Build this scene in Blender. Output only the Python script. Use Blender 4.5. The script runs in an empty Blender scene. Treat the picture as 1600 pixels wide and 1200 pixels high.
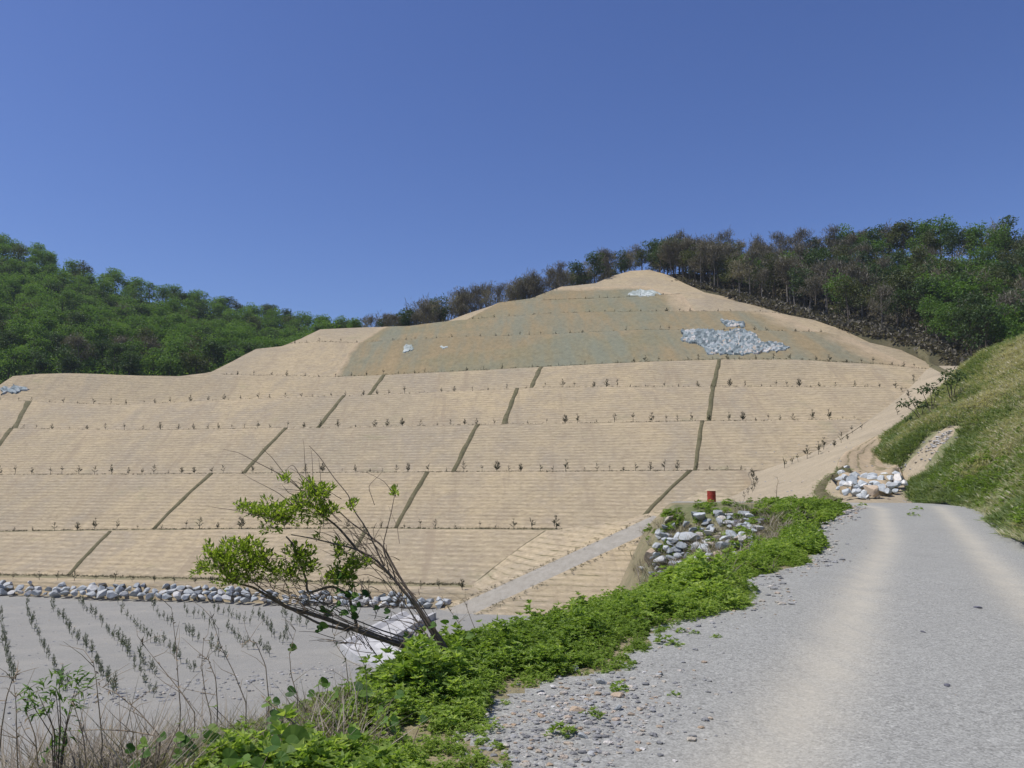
import bpy, math, random
import numpy as np
from mathutils import Vector, Matrix, Euler
from mathutils.bvhtree import BVHTree

random.seed(7)
RNG = np.random.default_rng(11)
R = math.radians
S = bpy.context.scene
COL = S.collection

# ------------------------------------------------------------------ camera
FPX = 1256.0                      # focal length in pixels of the 1600 px photograph
PITCH = math.atan(160 / FPX)
EYE = 1.6
cam_d = bpy.data.cameras.new("camera")
cam_d.sensor_width = 36
cam_d.lens = FPX / 1600 * 36
cam_d.clip_start = 0.05
cam_d.clip_end = 9000
cam = bpy.data.objects.new("camera", cam_d)
cam.location = (0, 0, EYE)
cam.rotation_euler = (math.pi / 2 + PITCH, 0, 0)
COL.objects.link(cam)
S.camera = cam

# ------------------------------------------------------------------ sky and sun
SUN_EL, SUN_AZ = 61.0, -100.0      # azimuth from +Y towards +X
w = bpy.data.worlds.new("World")
S.world = w
w.use_nodes = True
wn = w.node_tree
wn.nodes.clear()
sky = wn.nodes.new("ShaderNodeTexSky")
sky.sky_type = 'NISHITA'
sky.sun_disc = False
sky.sun_elevation = R(SUN_EL)
sky.sun_rotation = R(SUN_AZ)
sky.altitude = 700
sky.air_density = 1.0
sky.dust_density = 1.1
sky.ozone_density = 5.0
bg = wn.nodes.new("ShaderNodeBackground")
bg.inputs['Strength'].default_value = 0.123
wo = wn.nodes.new("ShaderNodeOutputWorld")
hs = wn.nodes.new('ShaderNodeHueSaturation')
hs.inputs['Saturation'].default_value = 1.14
hs.inputs['Hue'].default_value = 0.516
wn.links.new(sky.outputs[0], hs.inputs['Color'])
wn.links.new(hs.outputs[0], bg.inputs[0])
wn.links.new(bg.outputs[0], wo.inputs[0])

sd = bpy.data.lights.new("sun", 'SUN')
sd.energy = 4.3
sd.angle = R(0.53)
sd.color = (1.0, 0.955, 0.89)
so = bpy.data.objects.new("sun", sd)
sv = Vector((math.sin(R(SUN_AZ)) * math.cos(R(SUN_EL)), math.cos(R(SUN_AZ)) * math.cos(R(SUN_EL)), math.sin(R(SUN_EL))))
so.rotation_euler = sv.to_track_quat('Z', 'Y').to_euler()
so.location = (-60, 20, 120)
COL.objects.link(so)

S.view_settings.view_transform = 'Standard'
S.view_settings.look = 'None'
S.view_settings.exposure = 0.0
S.view_settings.gamma = 1.0
S.view_settings.use_curve_mapping = False
S.render.engine = 'CYCLES'
S.cycles.max_bounces = 6
S.cycles.transparent_max_bounces = 6

# ------------------------------------------------------------------ helpers
def ray(u, v):
    cx, cy = (u - 800) / FPX, (600 - v) / FPX
    return np.array([cx, math.cos(PITCH) - cy * math.sin(PITCH), math.sin(PITCH) + cy * math.cos(PITCH)])

def P(u, v, Y):
    """world point seen at pixel (u, v) of the photograph, Y metres ahead"""
    r = ray(u, v)
    p = r * (Y / r[1])
    p[2] += EYE
    return p

def tab(pairs):
    a = np.array(pairs, float)
    return lambda x: np.interp(x, a[:, 0], a[:, 1])

_perm = RNG.random((64, 64, 64))
def vnoise(p):
    p = np.asarray(p, float)
    i = np.floor(p).astype(int)
    f = p - i
    f = f * f * (3 - 2 * f)
    out = 0
    for dx in (0, 1):
        for dy in (0, 1):
            for dz in (0, 1):
                wgt = (f[..., 0] if dx else 1 - f[..., 0]) * (f[..., 1] if dy else 1 - f[..., 1]) * (f[..., 2] if dz else 1 - f[..., 2])
                out = out + wgt * _perm[(i[..., 0] + dx) % 64, (i[..., 1] + dy) % 64, (i[..., 2] + dz) % 64]
    return out
def fbm(p, o=4):
    p = np.asarray(p, float)
    s, a, t = 0, 0.5, 0
    for _ in range(o):
        s = s + a * vnoise(p); t += a; a *= 0.5; p = p * 2.03 + 7.1
    return s / t * 2 - 1

def make_mesh(name, V, F, mats, midx=None, smooth=False, tint=None, uv=None):
    V = np.asarray(V, np.float32)
    me = bpy.data.meshes.new(name)
    if isinstance(F, np.ndarray):
        n, k = F.shape
        me.vertices.add(len(V)); me.vertices.foreach_set("co", V.ravel())
        me.loops.add(n * k); me.loops.foreach_set("vertex_index", F.astype(np.int32).ravel())
        me.polygons.add(n)
        me.polygons.foreach_set("loop_start", np.arange(0, n * k, k, dtype=np.int32))
        me.polygons.foreach_set("loop_total", np.full(n, k, np.int32))
    else:
        me.from_pydata([tuple(map(float, v)) for v in V], [], F)
    for m in mats if isinstance(mats, (list, tuple)) else [mats]:
        me.materials.append(m)
    if midx is not None:
        me.polygons.foreach_set("material_index", np.asarray(midx, np.int32))
    me.polygons.foreach_set("use_smooth", np.full(len(me.polygons), smooth))
    if tint is not None:
        at = me.attributes.new("tint", 'FLOAT', 'POINT')
        at.data.foreach_set("value", np.asarray(tint, np.float32))
    if uv is not None:
        at = me.attributes.new("st", 'FLOAT_VECTOR', 'POINT')
        at.data.foreach_set("vector", np.asarray(uv, np.float32).ravel())
    me.update(calc_edges=True)
    me.validate()
    return me

def add(name, me, parent=None, loc=None, rot=None, scale=None):
    o = bpy.data.objects.new(name, me)
    COL.objects.link(o)
    if parent is not None: o.parent = parent
    if loc is not None: o.location = tuple(map(float, loc))
    if rot is not None: o.rotation_euler = rot
    if scale is not None: o.scale = scale if hasattr(scale, '__len__') else (scale,) * 3
    return o

def tag(o, label=None, cat=None, group=None, kind=None):
    if label: o["label"] = label
    if cat: o["category"] = cat
    if group: o["group"] = group
    if kind: o["kind"] = kind
    return o

def grid_faces(r, c):
    i = np.arange(r * c).reshape(r, c)
    return np.stack([i[:-1, :-1], i[:-1, 1:], i[1:, 1:], i[1:, :-1]], -1).reshape(-1, 4)

TV, TF = [], []                   # terrain collected for ray casting
def collect(V, F):
    base = sum(len(v) for v in TV)
    TV.append(np.asarray(V)); TF.append(np.asarray(F) + base)
_bvh = [None]
def bvh():
    if _bvh[0] is None:
        V = np.concatenate(TV)
        F = [tuple(map(int, f)) for a in TF for f in a]
        _bvh[0] = BVHTree.FromPolygons([Vector(v) for v in V.tolist()], F)
    return _bvh[0]
def hit(u, v, maxd=2000):
    d = Vector(ray(u, v)).normalized()
    h = bvh().ray_cast(Vector((0, 0, EYE)), d, maxd)
    return h[0], h[1]
def drop(x, y, z=200):
    h = bvh().ray_cast(Vector((x, y, z)), Vector((0, 0, -1)), 400)
    return h[0], h[1]

# ------------------------------------------------------------------ materials
class NT:
    def __init__(s, name, rough=0.9, spec=0.2):
        s.m = bpy.data.materials.new(name); s.m.use_nodes = True
        s.t = s.m.node_tree; s.n = s.t.nodes
        s.b = s.n["Principled BSDF"]
        s.b.inputs['Roughness'].default_value = rough
        s.b.inputs['Specular IOR Level'].default_value = spec
        s._g = None
    def link(s, a, b): s.t.links.new(a, b)
    @property
    def pos(s):
        if s._g is None: s._g = s.n.new("ShaderNodeNewGeometry").outputs['Position']
        return s._g
    def attr(s, name, out='Fac'):
        a = s.n.new("ShaderNodeAttribute"); a.attribute_name = name
        return a.outputs[out]
    def mapping(s, vec, scale, rot=(0, 0, 0)):
        m = s.n.new("ShaderNodeMapping"); m.inputs['Scale'].default_value = scale; m.inputs['Rotation'].default_value = rot
        s.link(vec, m.inputs['Vector']); return m.outputs[0]
    def noise(s, vec, scale, detail=5, rough=0.6, out='Fac', dist=0):
        x = s.n.new("ShaderNodeTexNoise")
        x.inputs['Scale'].default_value = scale; x.inputs['Detail'].default_value = detail
        x.inputs['Roughness'].default_value = rough; x.inputs['Distortion'].default_value = dist
        s.link(vec, x.inputs['Vector']); return x.outputs[out]
    def voro(s, vec, scale, feature='F1', out='Distance'):
        x = s.n.new("ShaderNodeTexVoronoi"); x.feature = feature
        x.inputs['Scale'].default_value = scale
        s.link(vec, x.inputs['Vector']); return x.outputs[out]
    def wave(s, vec, scale, dist=0, dscale=1, detail=2, direction='Z'):
        x = s.n.new("ShaderNodeTexWave"); x.bands_direction = direction
        x.inputs['Scale'].default_value = scale; x.inputs['Distortion'].default_value = dist
        x.inputs['Detail Scale'].default_value = dscale; x.inputs['Detail'].default_value = detail
        s.link(vec, x.inputs['Vector']); return x.outputs['Fac']
    def ramp(s, f, stops, interp='LINEAR'):
        r = s.n.new("ShaderNodeValToRGB"); r.color_ramp.interpolation = interp
        e = r.color_ramp.elements
        while len(e) < len(stops): e.new(0.5)
        for el, (p, c) in zip(e, stops):
            el.position = p
            el.color = (c, c, c, 1) if not hasattr(c, '__len__') else (*c, 1)
        s.link(f, r.inputs[0]); return r.outputs[0]
    def mix(s, f, a, b, mode='MIX'):
        x = s.n.new("ShaderNodeMix"); x.data_type = 'RGBA'; x.blend_type = mode
        for sock, v in ((x.inputs[0], f), (x.inputs[6], a), (x.inputs[7], b)):
            if hasattr(v, 'is_linked'): s.link(v, sock)
            elif hasattr(v, '__len__'): sock.default_value = (*v, 1)
            else: sock.default_value = v
        return x.outputs[2]
    def math(s, op, a, b=0.0, clamp=False):
        x = s.n.new("ShaderNodeMath"); x.operation = op; x.use_clamp = clamp
        for sock, v in ((x.inputs[0], a), (x.inputs[1], b)):
            if hasattr(v, 'is_linked'): s.link(v, sock)
            else: sock.default_value = v
        return x.outputs[0]
    def bump(s, h, strength=0.5, distance=0.05):
        x = s.n.new("ShaderNodeBump"); x.inputs['Strength'].default_value = strength; x.inputs['Distance'].default_value = distance
        s.link(h, x.inputs['Height']); s.link(x.outputs[0], s.b.inputs['Normal'])
    def done(s, col=None):
        if col is not None: s.link(col, s.b.inputs['Base Color'])
        return s.m

def leaf_mat(name, dark, mid, light, transl=0.35):
    n = NT(name, 0.55, 0.3)
    t = n.attr("tint")
    c = n.ramp(t, [(0.0, dark), (0.5, mid), (1.0, light)])
    c2 = n.mix(0.5, c, n.ramp(n.noise(n.pos, 9, 3), [(0.3, 0.6), (0.7, 1.25)]), 'MULTIPLY')
    n.link(c2, n.b.inputs['Base Color'])
    tr = n.n.new("ShaderNodeBsdfTranslucent")
    tc = n.mix(1.0, c2, (1.25, 1.3, 0.6), 'MULTIPLY')
    n.link(tc, tr.inputs['Color'])
    mx = n.n.new("ShaderNodeMixShader"); mx.inputs[0].default_value = transl
    n.link(n.b.outputs[0], mx.inputs[1]); n.link(tr.outputs[0], mx.inputs[2])
    n.link(mx.outputs[0], n.n["Material Output"].inputs[0])
    return n.m

def straw_material(name="straw_mat", period=0.44, k=1.0):
    n = NT(name, 0.95, 0.1)
    p = n.pos
    warp = n.noise(n.mapping(p, (0.25, 0.25, 0.6)), 1.0, 4)
    zz = n.mapping(p, (0.0, 0.0, 1.0))
    # contour bands of the straw matting: world height plus a slow wobble
    sep = n.n.new("ShaderNodeSeparateXYZ"); n.link(p, sep.inputs[0])
    z = n.math('ADD', sep.outputs[2], n.math('MULTIPLY', warp, 0.3))
    band = n.math('SINE', n.math('MULTIPLY', z, 2 * math.pi / period))
    band = n.math('MULTIPLY', n.math('ADD', band, 1.0), 0.5)
    brk = n.ramp(n.noise(n.mapping(p, (0.55, 0.55, 2.2)), 1.0, 5, 0.7), [(0.42, 0.0), (0.66, 1.0)])
    line = n.math('MULTIPLY', n.ramp(band, [(0.0, 1.0), (0.38 if k < 1.2 else 0.16, 0.0)]), brk)
    big = n.noise(p, 0.035, 4, 0.6)
    mid = n.noise(n.mapping(p, (0.35, 0.35, 0.5)), 1.0, 6, 0.7)
    fine = n.noise(n.mapping(p, (1.4, 1.4, 5)), 1.0, 6, 0.75)
    c = n.ramp(big, [(0.32, (0.35, 0.297, 0.205)), (0.48, (0.415, 0.34, 0.22)), (0.66, (0.47, 0.375, 0.23))])
    c = n.mix(n.ramp(mid, [(0.42, 0.0), (0.7, 0.6)]), c, (0.31, 0.255, 0.185))
    stn = n.ramp(n.noise(n.mapping(p, (0.09, 0.05, 0.07)), 1.0, 7, 0.72, dist=0.6), [(0.48, 0.0), (0.62, 0.55)])
    c = n.mix(stn, c, (0.305, 0.265, 0.205))
    c = n.mix(n.ramp(fine, [(0.34, 0.8), (0.5, 0.0)]), c, (0.27, 0.215, 0.14))
    c = n.mix(n.ramp(fine, [(0.58, 0.0), (0.75, 0.55)]), c, (0.66, 0.54, 0.36))
    hi = n.math('MULTIPLY', n.ramp(band, [(0.6, 0.0), (0.95, 1.0)]), n.ramp(n.noise(n.mapping(p, (0.9, 0.9, 2.6)), 1.0, 5, 0.7), [(0.45, 0.0), (0.62, 1.0)]))
    c = n.mix(n.math('MULTIPLY', hi, 0.5), c, (0.6, 0.49, 0.33))
    c = n.mix(n.math('MULTIPLY', line, min(1, 0.58 * k)), c, (0.2, 0.165, 0.1) if k < 1.2 else (0.13, 0.12, 0.055))
    grn = n.ramp(n.noise(n.mapping(p, (0.12, 0.12, 0.3)), 1.0, 6, 0.75), [(0.6, 0.0), (0.78, 0.55)])
    c = n.mix(grn, c, (0.24, 0.24, 0.13))
    gul = n.ramp(n.noise(n.mapping(p, (0.45, 0.03, 0.06), (0, 0, 0.27)), 1.0, 6, 0.7), [(0.54, 0.0), (0.68, 0.6)])
    c = n.mix(gul, c, (0.3, 0.24, 0.165))
    h = n.math('ADD', n.math('MULTIPLY', band, 0.4), n.math('MULTIPLY', fine, 1.5))
    n.bump(h, 0.7 if k < 1.2 else 0.35, 0.16 if k < 1.2 else 0.08)
    return n.done(c)

def seeded_material():
    n = NT("seeded_soil", 0.95, 0.1)
    p = n.pos
    st = n.noise(n.mapping(p, (0.16, 0.02, 0.03), (0, 0, 0.1)), 1.0, 6, 0.65)
    big = n.noise(p, 0.03, 5, 0.6)
    c = n.ramp(big, [(0.36, (0.25, 0.205, 0.12)), (0.47, (0.28, 0.22, 0.125)), (0.56, (0.235, 0.205, 0.12)), (0.68, (0.215, 0.205, 0.135))])
    c = n.mix(n.ramp(st, [(0.45, 0.0), (0.62, 0.7)]), c, (0.195, 0.208, 0.155))
    c = n.mix(n.ramp(st, [(0.32, 0.55), (0.43, 0.0)]), c, (0.33, 0.25, 0.14))
    fine = n.noise(n.mapping(p, (1.0, 0.5, 1.0)), 1.2, 6, 0.8)
    # sprayed soil thins out to the straw at its edges
    e = n.math('ADD', n.attr("tint"), n.math('MULTIPLY', n.math('SUBTRACT', n.noise(p, 0.16, 6, 0.7), 0.5), 1.2))
    c = n.mix(n.ramp(e, [(0.1, 1.0), (0.62, 0.0)]), c, (0.42, 0.33, 0.215))
    c = n.mix(1.0, c, n.ramp(fine, [(0.25, 0.7), (0.75, 1.25)]), 'MULTIPLY')
    n.bump(fine, 0.5, 0.25)
    return n.done(c)

def gravel_material(name, base, dusty, attr=None):
    n = NT(name, 0.95, 0.15)
    p = n.pos
    mid = n.noise(p, 0.9, 6, 0.7)
    fine = n.noise(p, 28, 5, 0.8)
    pe = n.voro(p, 75, out='Color')
    pe2 = n.voro(p, 30, out='Color')
    bw = n.n.new("ShaderNodeRGBToBW"); n.link(pe, bw.inputs[0])
    bw2 = n.n.new("ShaderNodeRGBToBW"); n.link(pe2, bw2.inputs[0])
    c = n.mix(n.ramp(mid, [(0.35, 0.0), (0.7, 0.6)]), base, tuple(b * 1.12 for b in base))
    if attr:
        t = n.attr(attr)
        f = n.math('MULTIPLY', t, n.math('MULTIPLY', n.ramp(n.noise(p, 0.55, 6, 0.7), [(0.25, 0.6), (0.6, 1.0)]), n.ramp(n.noise(n.mapping(p, (3.5, 0.5, 1), (0, 0, -0.42)), 1.0, 6, 0.75), [(0.33, 0.62), (0.55, 1.0)])))
        c = n.mix(f, c, dusty)
        inv = n.math('SUBTRACT', 1.0, n.math('MULTIPLY', f, 0.75))
    else:
        f = n.ramp(n.noise(n.mapping(p, (0.12, 0.3, 1)), 1.0, 6, 0.7), [(0.45, 0.0), (0.75, 0.6)])
        c = n.mix(f, c, dusty)
        inv = n.math('SUBTRACT', 1.0, n.math('MULTIPLY', f, 0.4))
    c = n.mix(inv, c, n.mix(1.0, c, n.ramp(bw.outputs[0], [(0.15, 0.76), (0.5, 1.0), (0.85, 1.24)]), 'MULTIPLY'))
    c = n.mix(n.math('MULTIPLY', inv, 0.7), c, n.mix(1.0, c, n.ramp(bw2.outputs[0], [(0.12, 0.72), (0.3, 1.0), (0.75, 1.0), (0.92, 1.28)]), 'MULTIPLY'))
    c = n.mix(1.0, c, n.ramp(fine, [(0.25, 0.8), (0.75, 1.18)]), 'MULTIPLY')
    n.bump(n.math('ADD', fine, bw.outputs[0]), 0.5, 0.01)
    return n.done(c)

def plain_ground(name, a, b, scale=0.5, bump=0.1):
    n = NT(name, 0.95, 0.1)
    f = n.noise(n.pos, scale, 7, 0.7)
    c = n.ramp(f, [(0.3, a), (0.7, b)])
    g = n.noise(n.pos, scale * 14, 6, 0.8)
    c = n.mix(1.0, c, n.ramp(g, [(0.25, 0.7), (0.75, 1.25)]), 'MULTIPLY')
    n.bump(g, 0.6, bump)
    return n.done(c)

def rock_material(name="grey_rock", g=1.0):
    n = NT(name, 0.85, 0.25)
    oi = n.n.new("ShaderNodeObjectInfo")
    tc = n.n.new("ShaderNodeTexCoord")
    c = n.ramp(oi.outputs['Random'], [(0.0, (0.26, 0.285, 0.295)), (0.3, (0.36, 0.38, 0.38)), (0.55, (0.44, 0.45, 0.44)), (0.78, (0.32, 0.345, 0.35)), (0.9, (0.52, 0.51, 0.48)), (0.97, (0.42, 0.36, 0.28))])
    f = n.noise(n.pos, 3.0, 7, 0.7)
    c = n.mix(1.0, c, n.ramp(f, [(0.28, 0.62 * g), (0.5, 1.0 * g), (0.75, 1.25 * g)]), 'MULTIPLY')
    v = n.ramp(n.noise(n.pos, 1.3, 5, 0.6, dist=1.5), [(0.56, 0.0), (0.66, 0.55)])
    c = n.mix(v, c, (0.5, 0.5, 0.49))
    n.bump(n.noise(n.pos, 11, 6, 0.8), 0.55, 0.05)
    return n.done(c)

def tint_rock(name, stops):
    n = NT(name, 0.85, 0.25)
    c = n.ramp(n.attr("tint"), stops)
    f = n.noise(n.pos, 2.2, 6, 0.75)
    c = n.mix(1.0, c, n.ramp(f, [(0.25, 0.6), (0.75, 1.3)]), 'MULTIPLY')
    n.bump(n.noise(n.pos, 5, 6, 0.8), 0.6, 0.15)
    return n.done(c)

def bark_material(name, a, b):
    n = NT(name, 0.9, 0.1)
    f = n.noise(n.mapping(n.pos, (6, 6, 1.5)), 2.0, 5, 0.7)
    n.bump(f, 0.4, 0.02)
    return n.done(n.ramp(f, [(0.3, a), (0.7, b)]))

M = dict(
    straw=straw_material(),
    rampstraw=straw_material('ramp_straw', 0.42, 1.9),
    seeded=seeded_material(),
    berm=plain_ground("berm_soil", (0.2, 0.19, 0.105), (0.33, 0.27, 0.17), 0.35),
    drain=plain_ground("drain_grass", (0.1, 0.1, 0.05), (0.215, 0.185, 0.11), 0.9, 0.3),
    dirt=plain_ground("sandy_dirt", (0.32, 0.27, 0.19), (0.43, 0.36, 0.25), 0.25, 0.1),
    road=gravel_material("road_gravel_surface", (0.3, 0.299, 0.272), (0.445, 0.415, 0.34), "tint"),
    field=gravel_material("field_gravel_surface", (0.262, 0.256, 0.23), (0.355, 0.336, 0.29)),
    path=plain_ground("path_gravel", (0.3, 0.275, 0.225), (0.41, 0.38, 0.32), 1.3, 0.12),
    far=plain_ground("far_ground", (0.05, 0.06, 0.03), (0.09, 0.09, 0.05), 0.05, 0.3),
    litter=plain_ground("forest_litter", (0.07, 0.07, 0.038), (0.13, 0.11, 0.068), 0.2, 0.3),
    rock=rock_material(),
    palerock=rock_material('pale_grey_rock', 1.4),
    tanrock=plain_ground("tan_rock", (0.42, 0.32, 0.22), (0.55, 0.45, 0.34), 1.5, 0.04),
    darkrock=plain_ground("dark_rock", (0.12, 0.12, 0.145), (0.2, 0.2, 0.225), 5, 0.03),
    outcrop=tint_rock("outcrop_rock", [(0.0, (0.1, 0.125, 0.13)), (0.3, (0.19, 0.23, 0.235)), (0.6, (0.28, 0.325, 0.33)), (0.8, (0.4, 0.42, 0.415)), (0.92, (0.38, 0.31, 0.23)), (1.0, (0.6, 0.6, 0.59))]),
    cyanrock=tint_rock("blue_green_rock", [(0.0, (0.24, 0.28, 0.25)), (0.6, (0.36, 0.4, 0.37)), (1.0, (0.5, 0.54, 0.51))]),
    concrete=plain_ground("white_concrete", (0.4, 0.4, 0.385), (0.58, 0.57, 0.55), 1.2, 0.05),
    rubble=tint_rock("rubble_stone", [(0.0, (0.2, 0.2, 0.2)), (0.4, (0.38, 0.38, 0.37)), (0.7, (0.47, 0.42, 0.34)), (0.85, (0.4, 0.29, 0.19)), (1.0, (0.66, 0.65, 0.62))]),
    bark=bark_material("bark", (0.075, 0.06, 0.048), (0.16, 0.135, 0.11)),
    greybark=bark_material("grey_bark", (0.13, 0.115, 0.1), (0.26, 0.235, 0.21)),
    shrubbark=bark_material("shrub_bark", (0.1, 0.075, 0.055), (0.24, 0.19, 0.145)),
    straw_stalk=bark_material("dry_stalk", (0.2, 0.15, 0.1), (0.36, 0.29, 0.2)),
    weed=leaf_mat("weed_leaf", (0.115, 0.18, 0.035), (0.25, 0.365, 0.075), (0.45, 0.55, 0.16), 0.5),
    shrubleaf=leaf_mat("shrub_leaf", (0.1, 0.15, 0.022), (0.21, 0.3, 0.045), (0.38, 0.46, 0.1), 0.5),
    vineleaf=leaf_mat("vine_leaf", (0.04, 0.095, 0.02), (0.09, 0.185, 0.03), (0.19, 0.29, 0.055), 0.4),
    sapling=leaf_mat("sapling_needles", (0.035, 0.035, 0.02), (0.06, 0.065, 0.033), (0.12, 0.115, 0.07), 0.15),
    fieldsap=leaf_mat("field_sapling_needles", (0.07, 0.085, 0.055), (0.12, 0.145, 0.09), (0.2, 0.22, 0.14), 0.22),
    green=leaf_mat("green_foliage", (0.055, 0.12, 0.027), (0.12, 0.215, 0.045), (0.21, 0.31, 0.07), 0.38),
    dkgreen=leaf_mat("dark_foliage", (0.035, 0.065, 0.025), (0.06, 0.105, 0.037), (0.1, 0.15, 0.052), 0.28),
    olive=leaf_mat("olive_foliage", (0.055, 0.07, 0.03), (0.095, 0.115, 0.046), (0.16, 0.17, 0.075), 0.3),
    twigs=leaf_mat("bare_twigs", (0.085, 0.075, 0.057), (0.155, 0.138, 0.108), (0.24, 0.22, 0.175), 0.2),
    palebud=leaf_mat("pale_buds", (0.16, 0.14, 0.1), (0.24, 0.21, 0.16), (0.32, 0.3, 0.22), 0.3),
    grass=leaf_mat("bank_grass_blade", (0.15, 0.21, 0.075), (0.26, 0.305, 0.135), (0.5, 0.46, 0.33), 0.38),
    drygrass=leaf_mat("dry_grass_blade", (0.2, 0.165, 0.125), (0.31, 0.265, 0.21), (0.44, 0.39, 0.32), 0.25),
)
def bank_material():
    n = NT("bank_soil", 0.95, 0.1)
    f = n.noise(n.pos, 0.35, 7, 0.7)
    c = n.ramp(f, [(0.3, (0.15, 0.19, 0.075)), (0.5, (0.25, 0.25, 0.13)), (0.68, (0.38, 0.34, 0.24))])
    g = n.noise(n.pos, 7, 6, 0.8)
    c = n.mix(1.0, c, n.ramp(g, [(0.25, 0.6), (0.75, 1.3)]), 'MULTIPLY')
    n.bump(g, 0.8, 0.15)
    return n.done(c)
M['bank'] = bank_material()
def rings_material(name, freq, ang):
    """straw matting with stitched rows following the 'st' coordinate of the sheet"""
    n = NT(name, 0.95, 0.1)
    p = n.pos
    st = n.attr("st", 'Vector')
    sep = n.n.new("ShaderNodeSeparateXYZ"); n.link(st, sep.inputs[0])
    x = n.math('ADD', n.math('MULTIPLY', sep.outputs[0], freq * math.cos(ang)), n.math('MULTIPLY', sep.outputs[1], freq * math.sin(ang)))
    x = n.math('ADD', x, n.math('MULTIPLY', n.noise(p, 0.35, 4), 1.1))
    band = n.math('MULTIPLY', n.math('ADD', n.math('SINE', n.math('MULTIPLY', x, 2 * math.pi)), 1.0), 0.5)
    line = n.math('MULTIPLY', n.ramp(band, [(0.0, 1.0), (0.07, 0.8), (0.16, 0.0)]), n.ramp(n.noise(p, 1.2, 5, 0.7), [(0.36, 0.1), (0.56, 1.0)]))
    fine = n.noise(p, 2.5, 6, 0.75)
    c = n.ramp(n.noise(p, 0.16, 4), [(0.3, (0.39, 0.315, 0.21)), (0.7, (0.48, 0.375, 0.245))])
    c = n.mix(1.0, c, n.ramp(fine, [(0.25, 0.74), (0.75, 1.2)]), 'MULTIPLY')
    c = n.mix(n.math('MULTIPLY', line, 0.8), c, (0.17, 0.155, 0.075))
    n.bump(n.math('ADD', n.math('MULTIPLY', band, 0.08), fine), 0.5, 0.1)
    return n.done(c)

# ================================================================== THE HILL
A = R(15.6)
LV = [  # (outer-edge line in the photograph, distance along the slope's bearing, shelf width)
    ([(-600, 893), (0, 908), (300, 914), (690, 924), (900, 930), (1700, 930)], 74.0, 6.0),
    ([(-600, 842), (0, 833), (300, 829), (620, 828), (850, 830), (1000, 826), (1200, 820), (1700, 812)], 90.4, 4.2),
    ([(-600, 748), (0, 742), (370, 740), (720, 737), (1000, 736), (1170, 735), (1700, 733)], 105.7, 4.2),
    ([(-600, 672), (0, 669), (200, 672), (540, 668), (700, 664), (1080, 658), (1350, 655), (1700, 652)], 121.6, 4.2),
    ([(-600, 622), (0, 625), (190, 633), (380, 623), (560, 618), (700, 612), (845, 605), (1110, 604), (1330, 604), (1440, 608), (1700, 622)], 136.6, 3.6),
    ([(-600, 580), (290, 580), (340, 585), (520, 589), (700, 581), (850, 573), (1000, 566), (1120, 562), (1250, 562), (1380, 570), (1460, 578), (1700, 600)], 148.0, 3.5),
    ([(-600, 535), (440, 538), (500, 534), (560, 536), (700, 528), (860, 523), (1000, 516), (1180, 517), (1290, 520), (1380, 540), (1500, 570), (1700, 590)], 169.6, 3.5),
    ([(-600, 510), (590, 512), (730, 500), (860, 490), (1000, 487), (1150, 487), (1220, 490), (1300, 505), (1500, 560), (1700, 580)], 189.3, 3.0),
    ([(-600, 490), (500, 490), (780, 475), (840, 470), (1000, 464), (1060, 460), (1100, 462), (1200, 480), (1500, 550), (1700, 570)], 207.0, 2.5),
    ([(-600, 418), (1700, 418)], 250.0, 2.0),
]
LINE = [tab(a[0]) for a in LV]
DD = [a[1] for a in LV]
BW = [a[2] for a in LV]
SKY = tab([(-600, 640), (-100, 620), (0, 602), (20, 588), (60, 584), (110, 583), (215, 587), (280, 588), (330, 582), (360, 568), (400, 546), (440, 541),
           (470, 530), (500, 515), (560, 512), (640, 510), (700, 502), (740, 487), (780, 474), (830, 468), (880, 450), (930, 445), (960, 432),
           (985, 424), (1015, 422), (1045, 432), (1070, 445), (1100, 458), (1160, 470), (1230, 485), (1300, 510), (1360, 525), (1400, 535),
           (1440, 540), (1462, 562), (1500, 580), (1600, 600), (1700, 620)])

def PD(u, v, D):
    r = ray(u, v)
    k = D / (r[1] * math.cos(A) + r[0] * math.sin(A))
    p = r * k
    p[2] += EYE
    return p
def outer(u, i): return PD(u, float(LINE[i](u)), DD[i])
def inner(u, i):
    o = outer(u, i)
    r = ray(u, float(LINE[i](u)))
    dh = np.array([r[0], r[1], 0.0])
    k = (DD[i] + BW[i]) / (dh[1] * math.cos(A) + dh[0] * math.sin(A))
    q = dh * k; q[2] = o[2]
    return q
def vof(p):
    """picture height of a world point, to know what the skyline cuts off"""
    d = p - np.array([0, 0, EYE])
    cz = d[1] * math.cos(PITCH) + d[2] * math.sin(PITCH)
    cy = -d[1] * math.sin(PITCH) + d[2] * math.cos(PITCH)
    return 600 - FPX * cy / cz
def skypoint(u):
    v = float(SKY(u))
    for i in range(9):
        a, b = inner(u, i), outer(u, i + 1)
        if vof(b) <= v + 1e-6:
            va, vb = vof(a), vof(b)
            t = np.clip((va - v) / max(va - vb, 1e-6), 0, 1)
            return a + (b - a) * t, i, t
    return outer(u, 9), 8, 1.0
def hp(u, i, t):
    """point on slope i (between berm i and i + 1), t from 0 at its foot to 1 at its top"""
    a, b = inner(u, i), outer(u, i + 1)
    p = a + (b - a) * t
    if vof(p) < SKY(u): return skypoint(u)[0]
    return p

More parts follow.
